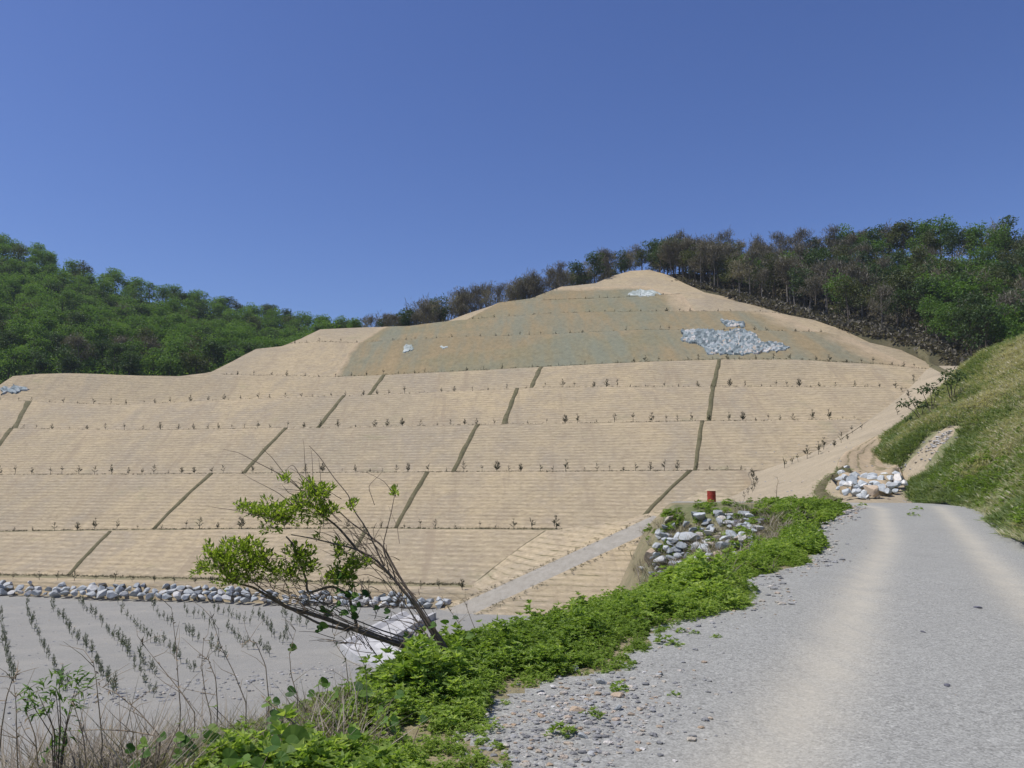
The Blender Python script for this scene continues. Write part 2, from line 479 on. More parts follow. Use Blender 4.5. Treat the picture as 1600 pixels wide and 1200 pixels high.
us = np.arange(-600, 1701, 5.0)
NSUB = 6
rows, mid = [], []
def column(u):
    sp, si, stt = skypoint(u)
    c = []
    o0 = outer(u, 0)
    b = o0 * 0.985; b[2] = -16
    c.append(b); c.append(o0)
    for i in range(9):
        a = inner(u, i)
        oi = outer(u, i)
        if i > si: a = oi = sp
        c.append(oi * 0.45 + a * 0.55); c.append(a)
        for k in range(1, NSUB + 1):
            t = k / NSUB
            if i > si or (i == si and t >= stt): c.append(sp)
            else: c.append(a + (outer(u, i + 1) - a) * t)
    d = sp / np.linalg.norm(sp[:2]); d[2] = 0
    for dist, dz in ((5, -0.6), (18, -4), (45, -12), (110, -34)):
        q = sp + d * dist; q[2] = sp[2] + dz; c.append(q)
    return c
G = np.array([column(u) for u in us]).transpose(1, 0, 2)          # rows x columns
nr, nc = G.shape[:2]
nz = fbm(np.stack([G[..., 0] * 0.11, G[..., 1] * 0.11, G[..., 2] * 0.2], -1), 4)
amp = np.full((nr, 1), 0.22); amp[:2] = 0.05; amp[-4:] = 0.4
G[..., 2] += nz * amp * 0.45
row_mat = []
per = 2 + NSUB
for r in range(nr - 1):
    if r == 0: m = 0
    elif r >= nr - 5: m = 2
    else:
        k = (r - 1) % per
        m = 0 if k >= 2 else (0 if k == 0 else 1)
        m = 1 if k == 1 else 0
    row_mat.append(m)
midx = np.repeat(np.array(row_mat), nc - 1)
HV, HF = G.reshape(-1, 3), grid_faces(nr, nc)
hill = add("hillside", make_mesh("hillside", HV, HF, [M['straw'], M['berm'], M['litter']], midx, True))
tag(hill, "terraced hillside covered in tan straw matting", None, None, "structure")
collect(HV, HF)
NRM = np.array([-math.sin(A) * 0.55, -math.cos(A) * 0.55, 0.83])

_bvh[0] = None
# smooth seeded zone, a thin sprayed layer over the upper benches
def sheet_on_hill(name, uL, uR, segs, mat, off=0.14, nu=120, ns=8, soft=(0.02, 0.14, 0.0)):
    rws = []
    for i, t0, t1 in segs:
        for k in range(ns + 1):
            t = t0 + (t1 - t0) * k / ns
            r = i + t
            a, b = uL(r), uR(r)
            rws.append([hp(u, i, t) for u in np.linspace(a, b, nu)])
    g = np.array(rws)
    n2 = fbm(np.stack([g[..., 0] * 0.11, g[..., 1] * 0.11, g[..., 2] * 0.2], -1), 4)
    g[..., 2] += n2 * 0.099
    g = g + NRM * off
    ss_ = np.linspace(0, 1, nu)[None]; tt_ = np.linspace(0, 1, g.shape[0])[:, None]
    ed = np.minimum(np.minimum(ss_ / soft[0], (1 - ss_) / soft[1]), (1 - tt_) / soft[2] if soft[2] else 9 + 0 * tt_)
    o = add(name, make_mesh(name, g.reshape(-1, 3), grid_faces(*g.shape[:2]), mat, None, True, tint=np.clip(ed, 0, 1).ravel()))
    return o
o = sheet_on_hill("seeded_slope", tab([(5, 520), (6, 556), (7, 600)]), tab([(5, 1455), (6, 1330), (6.02, 1300), (7, 1215)]), [(5, 0, 1), (6, 0, 1)], M['seeded'])
tag(o, "olive brown seeded soil on the upper benches", None, None, "structure")
o = sheet_on_hill("seeded_slope", tab([(7, 720), (8, 775), (9, 800)]), tab([(7, 1090), (8, 1066), (8.35, 1010)]), [(7, 0, 1), (8, 0, 0.36)], M['seeded'], soft=(0.02, 0.2, 0.25))
tag(o, "olive seeded soil below the summit", None, None, "structure")

# ------------------------------------------------------------------ far ground and forested hills
g = np.array([[(x, y, -17.0) for x in np.linspace(-4000, 4000, 9)] for y in np.linspace(-3000, 6000, 9)])
tag(add("ground", make_mesh("ground", g.reshape(-1, 3), grid_faces(9, 9), M['far'])), None, None, None, "structure")

def patch(name, rows_, mat, nu, nv, kind="structure", jitter=0.0, jscale=0.3, col=True, label=None):
    """smooth sheet through a coarse lattice of world points"""
    g = np.array(rows_, float)
    r0, c0 = g.shape[:2]
    def up(a, n, axis):
        a = np.moveaxis(a, axis, 0)
        m = len(a)
        x = np.linspace(0, m - 1, n)
        i = np.clip(x.astype(int), 0, m - 2); f = (x - i)[:, None, None]
        p0, p1, p2, p3 = a[np.clip(i - 1, 0, m - 1)], a[i], a[i + 1], a[np.clip(i + 2, 0, m - 1)]
        m1, m2 = (p2 - p0) / 2, (p3 - p1) / 2
        out = (2 * f**3 - 3 * f**2 + 1) * p1 + (f**3 - 2 * f**2 + f) * m1 + (-2 * f**3 + 3 * f**2) * p2 + (f**3 - f**2) * m2
        return np.moveaxis(out, 0, axis)
    g = up(g, nv, 0); g = up(g, nu, 1)
    if jitter:
        g[..., 2] += fbm(g * jscale, 4) * jitter
    V, F = g.reshape(-1, 3), grid_faces(nv, nu)
    s, t = np.meshgrid(np.linspace(0, 1, nu), np.linspace(0, 1, nv))
    o = add(name, make_mesh(name, V, F, mat, None, True, uv=np.stack([s, t, s * 0], -1).reshape(-1, 3)))
    if kind: o["kind"] = kind
    if label: o["label"] = label
    if col: collect(V, F)
    return o, g

# left green hill (300-420 m away)
lh_u = [-500, -200, 0, 130, 260, 380, 480, 600]
lh_top = [366, 392, 410, 455, 486, 511, 532, 540]
rowsL = []
for f, Y in ((0.0, 215), (0.25, 240), (0.5, 280), (0.75, 325), (1.0, 375)):
    rowsL.append([P(u, 612 + (tv - 612) * f ** 0.85, Y + (u * 0.02)) for u, tv in zip(lh_u, lh_top)])
back = [p * np.array([1.25, 1.25, 0.6]) for p in rowsL[-1]]
low = [p * np.array([0.97, 0.97, 1]) - np.array([0, 0, 12]) for p in rowsL[0]]
M['lefthill'] = plain_ground('green_hill_floor', (0.05, 0.08, 0.026), (0.09, 0.125, 0.042), 0.3, 0.4)
left_hill, _ = patch("wooded_hill", [low] + rowsL + [back], M['lefthill'], 40, 36, jitter=2.0, jscale=0.03, label="steep hill under the left wood")

# right wooded hill
rh_u = [960, 1060, 1160, 1300, 1440, 1520, 1600, 1760, 1950]
rh_bot = [(960, 445, 262), (1060, 447, 225), (1160, 476, 200), (1300, 516, 174), (1440, 548, 150), (1520, 590, 132), (1600, 600, 128), (1760, 610, 125), (1950, 620, 122)]
rh_top = [(960, 455, 290), (1060, 440, 262), (1160, 442, 255), (1300, 432, 245), (1440, 424, 228), (1520, 425, 215), (1600, 428, 205), (1760, 430, 200), (1950, 430, 195)]
rowsR = []
for f in (0, 0.25, 0.5, 0.75, 1.0):
    rowsR.append([P(a[0], a[1] + (b[1] - a[1]) * f, a[2] + (b[2] - a[2]) * f) for a, b in zip(rh_bot, rh_top)])
back = [p * np.array([1.3, 1.3, 0.75]) for p in rowsR[-1]]
low = [p - np.array([0, 0, 10]) for p in rowsR[0]]
right_hill, _ = patch("wooded_hill", [low] + rowsR + [back], M['litter'], 44, 34, jitter=1.2, jscale=0.05, label="rising ground under the right wood")

# ------------------------------------------------------------------ gravel field
xs, ys = np.linspace(-140, 6, 110), np.linspace(6, 118, 100)
X, Yg = np.meshgrid(xs, ys)
Z = -9.75 + 0.0125 * X
Z = Z + fbm(np.stack([X * 0.12, Yg * 0.3, X * 0], -1), 4) * 0.2 + fbm(np.stack([X * 0.9, Yg * 0.9, X * 0 + 4], -1), 3) * 0.07
# low windrow of spoil where the planted field ends towards the road
dl = (Yg - (44 + 0.42 * (X + 28)))
Z = Z + np.exp(-(dl / 1.6) ** 2) * 0.35 + np.clip(-dl - 1, 0, 12) * 0.05
V = np.stack([X, Yg, Z], -1).reshape(-1, 3); F = grid_faces(100, 110)
tag(add("gravel_field", make_mesh("gravel_field", V, F, M['field'], None, True)), "flat grey gravel field", None, None, "structure")
collect(V, F)

# ------------------------------------------------------------------ road plateau and its embankment
CREST = tab([(-8, -2.8), (2, -2.0), (4.5, -1.6), (7, -0.65), (10, 0.95), (13, 2.6), (16, 4.7), (18, 5.7), (20, 6.6), (22, 7.0), (24.5, 6.4), (27, 5.2), (32, 5.9), (40, 7.9), (50, 10), (60, 12.2), (70, 14)])
BORDER = tab([(2, 0.1), (4.57, 0.15), (5.74, -0.05), (6.28, 0.15), (6.93, 0.55), (7.18, 1.14), (8.04, 1.4), (9.35, 1.93), (11.2, 3.38), (12.56, 3.9), (13.9, 4.0), (16.7, 6.2), (22, 8.4), (25, 9.2), (38, 16), (46, 17.5)])
FOOT = tab([(-8, 1.0), (0, 3.8), (8, 7.4), (20, 12.7), (30, 17.8), (40, 22.6), (48, 24.5), (55, 26.5), (70, 31)])
ZR = tab([(-8, 0), (18, 0.03), (26, 0.2), (33, 0.45), (40, 0.63), (46, 0.68), (54, 0.6), (70, 0.2)])
TR1 = np.array([(0.6, 3.3), (1.27, 4.57), (1.73, 5.4), (3.3, 8.4), (6.2, 14.4), (10.8, 23.5), (17.2, 38), (19, 45)])
TR2 = np.array([(3.0, 3), (3.9, 4.3), (5.2, 7), (6.75, 10.6), (8.1, 13.4), (12.4, 22), (16, 29.5), (21, 40)])
def pl_dist(x, y, L):
    best = np.full(x.shape, 1e9)
    for (ax, ay), (bx, by) in zip(L[:-1], L[1:]):
        dx, dy = bx - ax, by - ay
        t = np.clip(((x - ax) * dx + (y - ay) * dy) / (dx * dx + dy * dy), 0, 1)
        best = np.minimum(best, np.hypot(x - ax - t * dx, y - ay - t * dy))
    return best
def road_z(x, y):
    z = ZR(y) + 0 * x
    d = (CREST(y) - x) * 0.85
    k = np.interp(y, [0, 18, 23, 60], [0.67, 0.75, 2.6, 2.0])
    dd = np.maximum(d, 0)
    z = z - k * np.where(dd < 0.8, dd * dd / 1.6, dd - 0.4)
    z = np.maximum(z, -14.5)
    tr = np.maximum(np.exp(-(pl_dist(x, y, TR1) / 0.36) ** 2), np.exp(-(pl_dist(x, y, TR2) / 0.34) ** 2))
    z = z - 0.035 * tr
    z = z + fbm(np.stack([x * 1.1, y * 1.1, 0 * x], -1), 4) * 0.03
    return z, tr
def axis(a, b, near, far, lo, hi):
    out, x = [], a
    while x < b:
        out.append(x); x += near if lo < x < hi else far
    return np.array(out + [b])
xs = axis(-26, 34, 0.12, 0.35, -3, 18); ys = axis(-6, 62, 0.14, 0.3, 2, 26)
X, Yg = np.meshgrid(xs, ys)
Z, TRK = road_z(X, Yg)
V = np.stack([X, Yg, Z], -1).reshape(-1, 3); F = grid_faces(len(ys), len(xs))
onroad = (X > BORDER(Yg) - 0.3)
tint = np.clip(TRK * 1.0, 0, 1) * onroad
# faces left of the weeds' border are soil
fc = V[F].mean(1)
isroad = fc[:, 0] > BORDER(fc[:, 1]) - 0.25 * (1 + fbm(fc * 2, 3))
isroad |= fc[:, 1] > 47
me = make_mesh("gravel_road", V, F, [M['road'], M['berm']], np.where(isroad, 0, 1), True, tint=tint.ravel())
tag(add("gravel_road", me), "grey gravel track with two pale wheel ruts", None, None, "structure")
collect(V, F)

# ------------------------------------------------------------------ right grassy bank
prof = [
    (-8, [(1.0, 0.0), (4, 2.2), (9, 5), (18, 10), (34, 16), (60, 20)]),
    (8, [(7.3, 0.0), (10.5, 2.2), (16, 5.5), (25, 11), (40, 17), (66, 21)]),
    (20, [(12.6, 0.03), (16, 2.2), (21, 5.6), (29, 11.5), (42, 17), (70, 22)]),
    (30, [(17.6, 0.3), (21, 2.6), (25.5, 5.8), (33, 11.5), (46, 17), (74, 23)]),
    (40, [(22.3, 0.6), (25.3, 2.8), (29.5, 6), (36.5, 11.3), (48, 17), (76, 24)]),
    (48, [(23.3, 0.62), (26.9, 2.9), (31.2, 6), (37.5, 10.7), (48, 16.5), (76, 24)]),
    (56, [(26.4, 0.9), (28.8, 3.0), (32.8, 6.0), (39, 10.4), (48, 15.8), (76, 24)]),
    (62, [(27.4, 1.6), (28.7, 3.7), (32.2, 6.2), (39, 10.2), (48, 15.5), (76, 24)]),
    (69, [(30.2, 2.6), (31.6, 4.9), (35.2, 7.2), (40.4, 10.9), (48, 15.3), (76, 24)]),
    (75, [(32.5, 3.8), (34.2, 5.2), (38, 8.2), (42, 11.6), (48, 15.3), (76, 24)]),
    (82, [(36.5, 3.8), (38.2, 5.2), (41, 7.6), (45, 11), (50, 14.0), (80, 22)]),
    (96, [(43, 3.0), (45, 4), (48, 6), (52, 9), (58, 12), (90, 20)]),
]
bank_rows = [[(x, y, z) for x, z in pr] for y, pr in prof]
bank, BG = patch("grassy_bank", bank_rows, M['bank'], 60, 120, jitter=0.7, jscale=0.35, label="grass bank rising beside the track")

# the overgrown stone heap where the embankment turns
heap_rows = [
    [P(1002, 930, 24.5), P(1050, 925, 22.3), P(1110, 912, 21.2), P(1175, 888, 20.8), P(1260, 850, 21.3)],
    [P(1010, 880, 25.0), P(1052, 872, 23.9), P(1115, 860, 23.2), P(1178, 845, 23.2), P(1255, 828, 23.8)],
    [P(1025, 838, 26.0), P(1058, 826, 25.5), P(1118, 822, 25.2), P(1180, 815, 25.2), P(1252, 810, 26)],
    [P(1043, 806, 27.5), P(1070, 793, 27.5), P(1120, 789, 27.5), P(1182, 793, 27.5), P(1252, 797, 28)],
    [P(1040, 803, 33), P(1075, 790, 33), P(1120, 788, 33), P(1182, 791, 33), P(1250, 794, 33)],
    [P(1060, 806, 42), P(1090, 800, 42), P(1130, 797, 42), P(1182, 797, 42), P(1245, 797, 40)],
]
heap_rows = [[rw[0] + np.array([-.7, .2, -2.6])] + rw for rw in heap_rows]
heap_rows.insert(0, [q + np.array([-.2, -.9, -1.6]) for q in heap_rows[0]])
heap_ground, _ = patch("heap_soil", heap_rows, M['bank'], 50, 50, jitter=0.12, jscale=0.9, label="soil under the stone heap")

_bvh[0] = None
def B(u, v, dY, other=60):
    h, n = hit(u, v)
    return P(u, v, (h[1] if h is not None and h[1] < 84 else other) + dY)
# straw-covered nose at the bank's foot, above the stone wall
nose_rows = [
    [P(1352, 690, 71), P(1316, 712, 60), P(1311, 738, 53), P(1345, 757, 49.5), P(1385, 760, 48.5)],
    [P(1372, 682, 73), P(1336, 708, 62), P(1332, 733, 54.5), P(1358, 746, 51.5), P(1388, 748, 50.5)],
    [P(1390, 676, 75), P(1356, 704, 65), P(1353, 728, 57.5), P(1372, 738, 54), P(1394, 737, 53)],
    [B(1408, 668, 0.4, 78), B(1384, 696, 0.4, 71), B(1380, 718, 0.4, 65), B(1392, 728, 0.4, 60), B(1404, 726, 0.5, 58)],
]
nose_rows.insert(0, [q + np.array([-.25, -.35, -1.1]) for q in nose_rows[0]])
for rw in nose_rows: rw.append(rw[-1] + np.array([1.1, 0.9, -0.9]))
M['nosestraw'] = rings_material("nose_straw", 5.0, math.pi / 2)
nose, _ = patch("straw_mound", nose_rows, M['nosestraw'], 60, 40, jitter=0.15, jscale=0.5, label="straw covered mound above the stones")
gully_rows = [
    [B(1402, 760, -0.2), B(1420, 756, -0.1), B(1438, 752, 0.4)],
    [B(1416, 728, -0.2), B(1434, 734, -0.2), B(1456, 730, 0.4)],
    [B(1440, 700, -0.2), B(1458, 706, -0.2), B(1478, 706, 0.4)],
    [B(1462, 680, -0.2), B(1478, 684, -0.2), B(1494, 686, 0.4)],
    [B(1482, 664, 0.2), B(1494, 666, -0.2), B(1504, 668, 0.4)],
]
gully, _ = patch("sandy_gully", gully_rows, M['dirt'], 20, 40, jitter=0.1, jscale=0.9, label="sandy gully in the grass bank")

# dirt ramp climbing from the track's end to the third berm
dirt_rows = [
    [P(1040, 806, 62), P(1130, 795, 60), P(1220, 789, 54), P(1330, 784, 47), P(1420, 780, 47)],
    [P(1120, 786, 72), P(1170, 775, 70), P(1245, 765, 62), P(1330, 757, 56), P(1410, 745, 55)],
    [P(1172, 758, 86), P(1184, 757, 85), P(1252, 742, 74), P(1322, 722, 66), P(1400, 705, 66)],
    [P(1172, 736, 98), P(1190, 735, 97.5), P(1288, 704, 91), P(1345, 690, 85), P(1420, 670, 84)],
    [P(1238, 727, 99.0), P(1250, 724, 98.5), P(1348, 668, 106), P(1420, 640, 102), P(1500, 625, 100)],
    [P(1340, 666, 109), P(1350, 662, 109), P(1428, 608, 118), P(1490, 588, 116), P(1560, 575, 115)],
    [P(1400, 640, 116), P(1420, 618, 122), P(1452, 575, 132), P(1510, 572, 130), P(1580, 565, 128)],
]
_r0 = [q + (np.array([0, -q[1], 0]) / q[1]) * 2.0 - np.array([0, 0, 0.7]) for q in dirt_rows[0]]
dirt, _ = patch("dirt_ramp", [_r0] + dirt_rows, M['dirt'], 70, 90, jitter=0.12, jscale=0.5, label="bare sandy ramp beyond the track's crest")

# foot slope with the gravel path running down to the field
FA, FB = P(1042, 806, 82), P(728, 951, 75.5)
FA2 = FA + (FA - FB) * 0.3; FB2 = FB + (FB - FA) * 0.12; FB2[2] = FB[2] - 0.8
fd = FB - FA; fd[2] = 0; fd /= np.linalg.norm(fd)
fp = np.array([-fd[1], fd[0], 0.0])
if fp[1] > 0: fp = -fp
cs = [FB2] + [FB + (FA - FB) * q for q in (0, 0.2, 0.4, 0.6, 0.8, 1.0)] + [FA2]
up_ = [hp(712, 0, 0), hp(742, 0, 0.02), hp(778, 0, 0.33), hp(815, 0, 0.68), hp(852, 0, 1.0), P(925, 822, 89), P(1010, 806, 90), P(1120, 798, 92)]
PW = 1.75
foot_rows = [[], [], [], [], [], []]
for c, e_ in zip(cs, up_):
    a_, b_ = c - fp * PW + np.array([0, 0, .35]), c + fp * PW - np.array([0, 0, .45])
    drp = max(0.8, c[2] + 11.6) / 0.62
    foot_rows[0].append(e_ + NRM * 0.06); foot_rows[1].append((e_ + a_) / 2 + np.array([0, 0, .15])); foot_rows[2].append(a_)
    foot_rows[3].append(b_)
    foot_rows[4].append(b_ + fp * drp * .5 + np.array([0, 0, -drp * .5 * .62])); foot_rows[5].append(b_ + fp * drp * 1.25 + np.array([0, 0, -drp * 1.25 * .62]))
def linup(a, n):
    a = np.array(a, float); x = np.linspace(0, len(a) - 1, n); i0 = np.clip(x.astype(int), 0, len(a) - 2)
    return a[i0] + (a[i0 + 1] - a[i0]) * (x - i0).reshape(-1, *([1] * (a.ndim - 1)))
FG = linup(foot_rows, 81)
FG = np.moveaxis(linup(np.moveaxis(FG, 1, 0), 120), 0, 1)
rowp = np.linspace(0, 5, 81)
onp = (rowp >= 2) & (rowp <= 3)
FG[..., 2] += fbm(FG * 0.5, 4) * np.where(onp, 0.02, 0.09)[:, None]
fv, ff = FG.reshape(-1, 3), grid_faces(81, 120)
foot = add("straw_bank", make_mesh("straw_bank", fv, ff, M['rampstraw'], None, True))
tag(foot, "straw matted foot slope beside the gravel path", None, None, "structure")
collect(fv, ff)
pg = FG[31:50, :100].copy(); wv = fbm(pg * 0.35, 3)
pg[..., 2] += 0.05 - 0.16 * np.abs(np.linspace(-1, 1, 19))[:, None] ** 4
pg[0] += fp * -0.25 * wv[0][:, None]; pg[-1] += fp * 0.25 * wv[-1][:, None]
pv, pf = pg.reshape(-1, 3), grid_faces(*pg.shape[:2])
tag(add("gravel_path", make_mesh("gravel_path", pv, pf, M['path'], None, True)), "pale gravel path slanting down the straw bank", None, None, "structure")

_bvh[0] = None
# ================================================================== DRAINS ON THE SLOPE
def drain(segs, label, w0=6.5, group="grassed drains running down the hill"):
    """segs: (bench, u at foot, u at top, t0, t1); a shallow grassed channel draped over the slope"""
    L, Rr, Mm = [], [], []
    sink = np.array([0, 0, -1.2])
    for q, (i, ub, ut, t0, t1) in enumerate(segs):
        if q:          # under each berm the drain runs in a buried pipe
            for pp in (0, 1):
                u = segs[q - 1][2] if pp == 0 else ub
                ii, t = (segs[q - 1][0], 1.0) if pp == 0 else (i, t0)
                for lst, du in ((L, -w0), (Mm, 0), (Rr, w0)): lst.append(hp(u + du, ii, t) + sink)
        for k in range(9):
            t = t0 + (t1 - t0) * k / 8
            f = k / 8
            u = ub + (ut - ub) * f + 0.5 * math.sin(k * 1.9 + ub)
            ww = w0 * 0.74 * (0.8 + 0.4 * random.random())
            L.append(hp(u - ww, i, t)); Rr.append(hp(u + ww, i, t)); Mm.append(hp(u, i, t))
    L, Rr, Mm = map(np.array, (L, Rr, Mm))
    lift = NRM * 0.12
    g = np.stack([L - NRM * 0.1, L * 0.8 + Rr * 0.2 + lift, Mm + NRM * 0.12, L * 0.2 + Rr * 0.8 + lift, Rr - NRM * 0.1], 0)
    g[..., 2] += fbm(np.stack([g[..., 0] * 0.11, g[..., 1] * 0.11, g[..., 2] * 0.2], -1), 4) * 0.099
    o = add("grass_drain", make_mesh("grass_drain", g.reshape(-1, 3), grid_faces(5, g.shape[1]), M['drain'], None, True))
    tag(o, label, "drain", group)
drain([(0, 107, 172, 0, 1), (1, 240, 330, 0, 1), (2, 380, 447, 0, 1), (3, 495, 537, 0, 1), (4, 575, 600, 0, 1)], "longest dark grassed drain crossing all benches, second from the left edge", 5.5)
drain([(0, 530, 572, 0, 1), (1, 618, 668, 0, 1), (2, 708, 746, 0, 1), (3, 786, 808, 0, 1), (4, 828, 845, 0, 1)], "grassed drain in the middle of the slope, passing behind the leaning shrub", 6)
drain([(1, 1000, 1078, 0.1, 1), (2, 1086, 1097, 0, 1), (3, 1107, 1114, 0, 1), (4, 1114, 1124, 0, 1)], "near vertical grassed drain on the right, below the exposed rock", 6)
drain([(2, -34, 18, 0, 1), (3, 22, 45, 0, 1)], "short grassed drain cut off by the left edge of the photo", 7)
drain([(0, 742, 852, 0.0, 1.0)], "narrow grassed drain at the top edge of the gravel path slope", 3)

def ribbon(name, pts, wpx, mat, label, cat, off=0.06, group=None):
    L = []
    pts = np.array(pts, float)
    s = np.linspace(0, len(pts) - 1, len(pts) * 6)
    uu, vv = np.interp(s, range(len(pts)), pts[:, 0]), np.interp(s, range(len(pts)), pts[:, 1])
    c = []
    for u, v in zip(uu, vv):
        h, n = hit(u, v)
        if h is not None: c.append((np.array(h), np.array(n)))
    pos = np.array([a for a, _ in c]); nn = np.array([b for _, b in c])
    d = np.gradient(pos, axis=0); d /= np.linalg.norm(d, axis=1)[:, None] + 1e-9
    nn[nn[:, 2] < 0] *= -1
    side = np.cross(d, nn); side /= np.linalg.norm(side, axis=1)[:, None] + 1e-9
    wm = wpx
    g = np.stack([pos - side * wm - nn * 0.1, pos - side * wm * 0.5 + nn * off, pos + nn * off * 1.6, pos + side * wm * 0.5 + nn * off, pos + side * wm - nn * 0.1], 0)
    o = add(name, make_mesh(name, g.reshape(-1, 3), grid_faces(5, g.shape[1]), mat, None, True))
    tag(o, label, cat, group)
    return g
ribbon("grass_drain", [(1437, 543), (1441, 555), (1452, 568), (1470, 578), (1486, 586)], 0.75, M['drain'], "thin curved grass drain at the far right shoulder of the hill below the wood", "drain", 0.12)
GSTRIP = ribbon("grass_verge", [(1322, 734), (1300, 743), (1286, 755), (1280, 768), (1290, 778), (1308, 783)], 0.55, M['drain'], "curved green grass verge on the sandy ramp left of the stone wall", "grass verge", 0.08)

# ================================================================== ROCK OUTCROPS
def inside(px, py, poly):
    c = np.zeros(px.shape, bool)
    n = len(poly)
    for i in range(n):
        x0, y0 = poly[i]; x1, y1 = poly[(i + 1) % n]
        cond = ((y0 > py) != (y1 > py)) & (px < (x1 - x0) * (py - y0) / (y1 - y0 + 1e-12) + x0)
        c ^= cond
    return c
def outcrop(name, poly, nseed, relief, mat, label, step=1.2, edge=0.5, cat="rock outcrop"):
    poly = np.array(poly, float)
    x0, y0 = poly.min(0) - 2; x1, y1 = poly.max(0) + 2
    uu, vv = np.arange(x0, x1, step), np.arange(y0, y1, step * 0.8)
    U, Vv = np.meshgrid(uu, vv)
    ins = inside(U + fbm(np.stack([U * .15, Vv * .15, U * 0], -1), 3) * 5, Vv + fbm(np.stack([U * .15 + 9, Vv * .15, U * 0], -1), 3) * 4, poly)
    pos = np.zeros((*U.shape, 3)); ok = np.zeros(U.shape, bool)
    for a in range(U.shape[0]):
        for b in range(U.shape[1]):
            h, n = hit(U[a, b], Vv[a, b])
            if h is not None and h[1] > 100: pos[a, b] = h; ok[a, b] = True
    ins &= ok
    sx = RNG.uniform(x0, x1, nseed); sy = RNG.uniform(y0, y1, nseed)
    d = (U[..., None] - sx) ** 2 + ((Vv[..., None] - sy) * 1.35) ** 2
    k = d.argmin(-1)
    tx, ty = RNG.normal(0, 0.07, nseed) * relief, RNG.normal(0.03, 0.07, nseed) * relief
    hgt = RNG.uniform(0.15, 1, nseed) * relief
    disp = hgt[k] + tx[k] * (U - sx[k]) + ty[k] * (Vv - sy[k])
    disp = np.clip(disp, 0.02, relief * 1.9) + 0.2
    q = pos + NRM * disp[..., None] * 1.0
    F = grid_faces(*U.shape)
    keep = ins.ravel()[F].all(1)
    F = F[keep]
    # skirt: pull the border under the soil
    used = np.unique(F)
    cnt = np.bincount(F.ravel(), minlength=U.size)
    q = q.reshape(-1, 3); bd = (cnt > 0) & (cnt < 4)
    q[bd] = pos.reshape(-1, 3)[bd] - NRM * 0.15
    rmp = -np.ones(U.size, int); rmp[used] = np.arange(len(used))
    tn = RNG.random(nseed)[k].ravel()[used]
    o = add(name, make_mesh(name, q[used], rmp[F], mat, None, False, tint=tn))
    tag(o, label, cat)
outcrop("rock_outcrop", [(1062, 517), (1085, 514), (1130, 517), (1165, 515), (1185, 524), (1196, 535), (1225, 537), (1238, 545), (1215, 551), (1180, 555), (1140, 557), (1105, 555), (1098, 545), (1078, 538), (1063, 534)], 850, 0.3, M['outcrop'], "large jagged blue grey rock face breaking through the upper bench", 1.0)
outcrop("rock_outcrop", [(1124, 502), (1140, 499), (1152, 503), (1164, 502), (1166, 514), (1150, 515), (1132, 514)], 90, 0.26, M['outcrop'], "small white rock patch just above the large rock face", 0.9)
outcrop("rock_outcrop", [(628, 546), (634, 540), (648, 539), (646, 549), (634, 554), (627, 553)], 40, 0.2, M['cyanrock'], "small pale blue green rock patch on the seeded slope, left of centre", 0.9)
outcrop("rock_outcrop", [(978, 458), (1000, 453), (1030, 455), (1036, 462), (1010, 466), (985, 465)], 110, 0.15, M['cyanrock'], "whitish rock streak just below the summit", 1.0)
outcrop("rock_outcrop", [(0, 606), (18, 602), (40, 605), (52, 610), (30, 614), (2, 618)], 90, 0.14, M['outcrop'], "whitish bare rock at the left edge of the top bench", 1.0)
outcrop("rock_outcrop", [(684, 543), (700, 541), (705, 546), (690, 550)], 24, 0.1, M['cyanrock'], "faint grey green rock speck on the seeded slope right of the pale blue one", 0.9)

# ================================================================== ROCKS
def ico(sub):
    import bmesh
    bm = bmesh.new(); bmesh.ops.create_icosphere(bm, subdivisions=sub, radius=1.0)
    V = np.array([v.co[:] for v in bm.verts]); F = np.array([[v.index for v in f.verts] for f in bm.faces])
    bm.free(); return V, F
ICO2, ICO3, ICO1 = ico(2), ico(3), ico(1)
def rock_shape(seed, base=ICO3, cuts=11, elong=(1.0, 0.8, 0.7)):
    r = np.random.default_rng(seed)
    V, F = base[0].copy(), base[1]
    for _ in range(cuts):
        n = r.normal(size=3); n /= np.linalg.norm(n)
        d = r.uniform(0.45, 0.8)
        s = V @ n - d
        V = V - np.where(s > 0, s, 0)[:, None] * n
    V = V + 0.03 * np.stack([fbm(V * 2.2 + seed + k, 3) for k in range(3)], -1)
    V = V * np.array(elong) * r.uniform(0.88, 1.12, 3)
    return V / np.abs(V[:, 0]).max(), F
ROCKS = []
for s in range(12):
    V, F = rock_shape(100 + s)
    ROCKS.append(make_mesh("boulder", V, F, M['rock'], None, False))
PALEROCKS = []
for s in range(8):
    V, F = rock_shape(180 + s)
    PALEROCKS.append(make_mesh("boulder", V, F, M['palerock'], None, False))
TANROCKS = []
for s in range(3):
    V, F = rock_shape(300 + s)
    TANROCKS.append(make_mesh("boulder", V, F, M['tanrock'], None, False))
DARKROCKS = []
for s in range(2):
    V, F = rock_shape(320 + s)
    DARKROCKS.append(make_mesh("boulder", V, F, M['darkrock'], None, False))
def rock(p, size, label, group=None, mesh=None, flat=0.75, name="boulder", cat="boulder", tilt=0.5):
    o = add(name, mesh or random.choice(ROCKS), None, p,
            (random.uniform(-tilt, tilt), random.uniform(-tilt, tilt), random.uniform(0, 6.28)),
            (size * random.uniform(0.9, 1.15), size * random.uniform(0.85, 1.15), size * flat * random.uniform(0.85, 1.2)))
    return tag(o, label, cat, group)

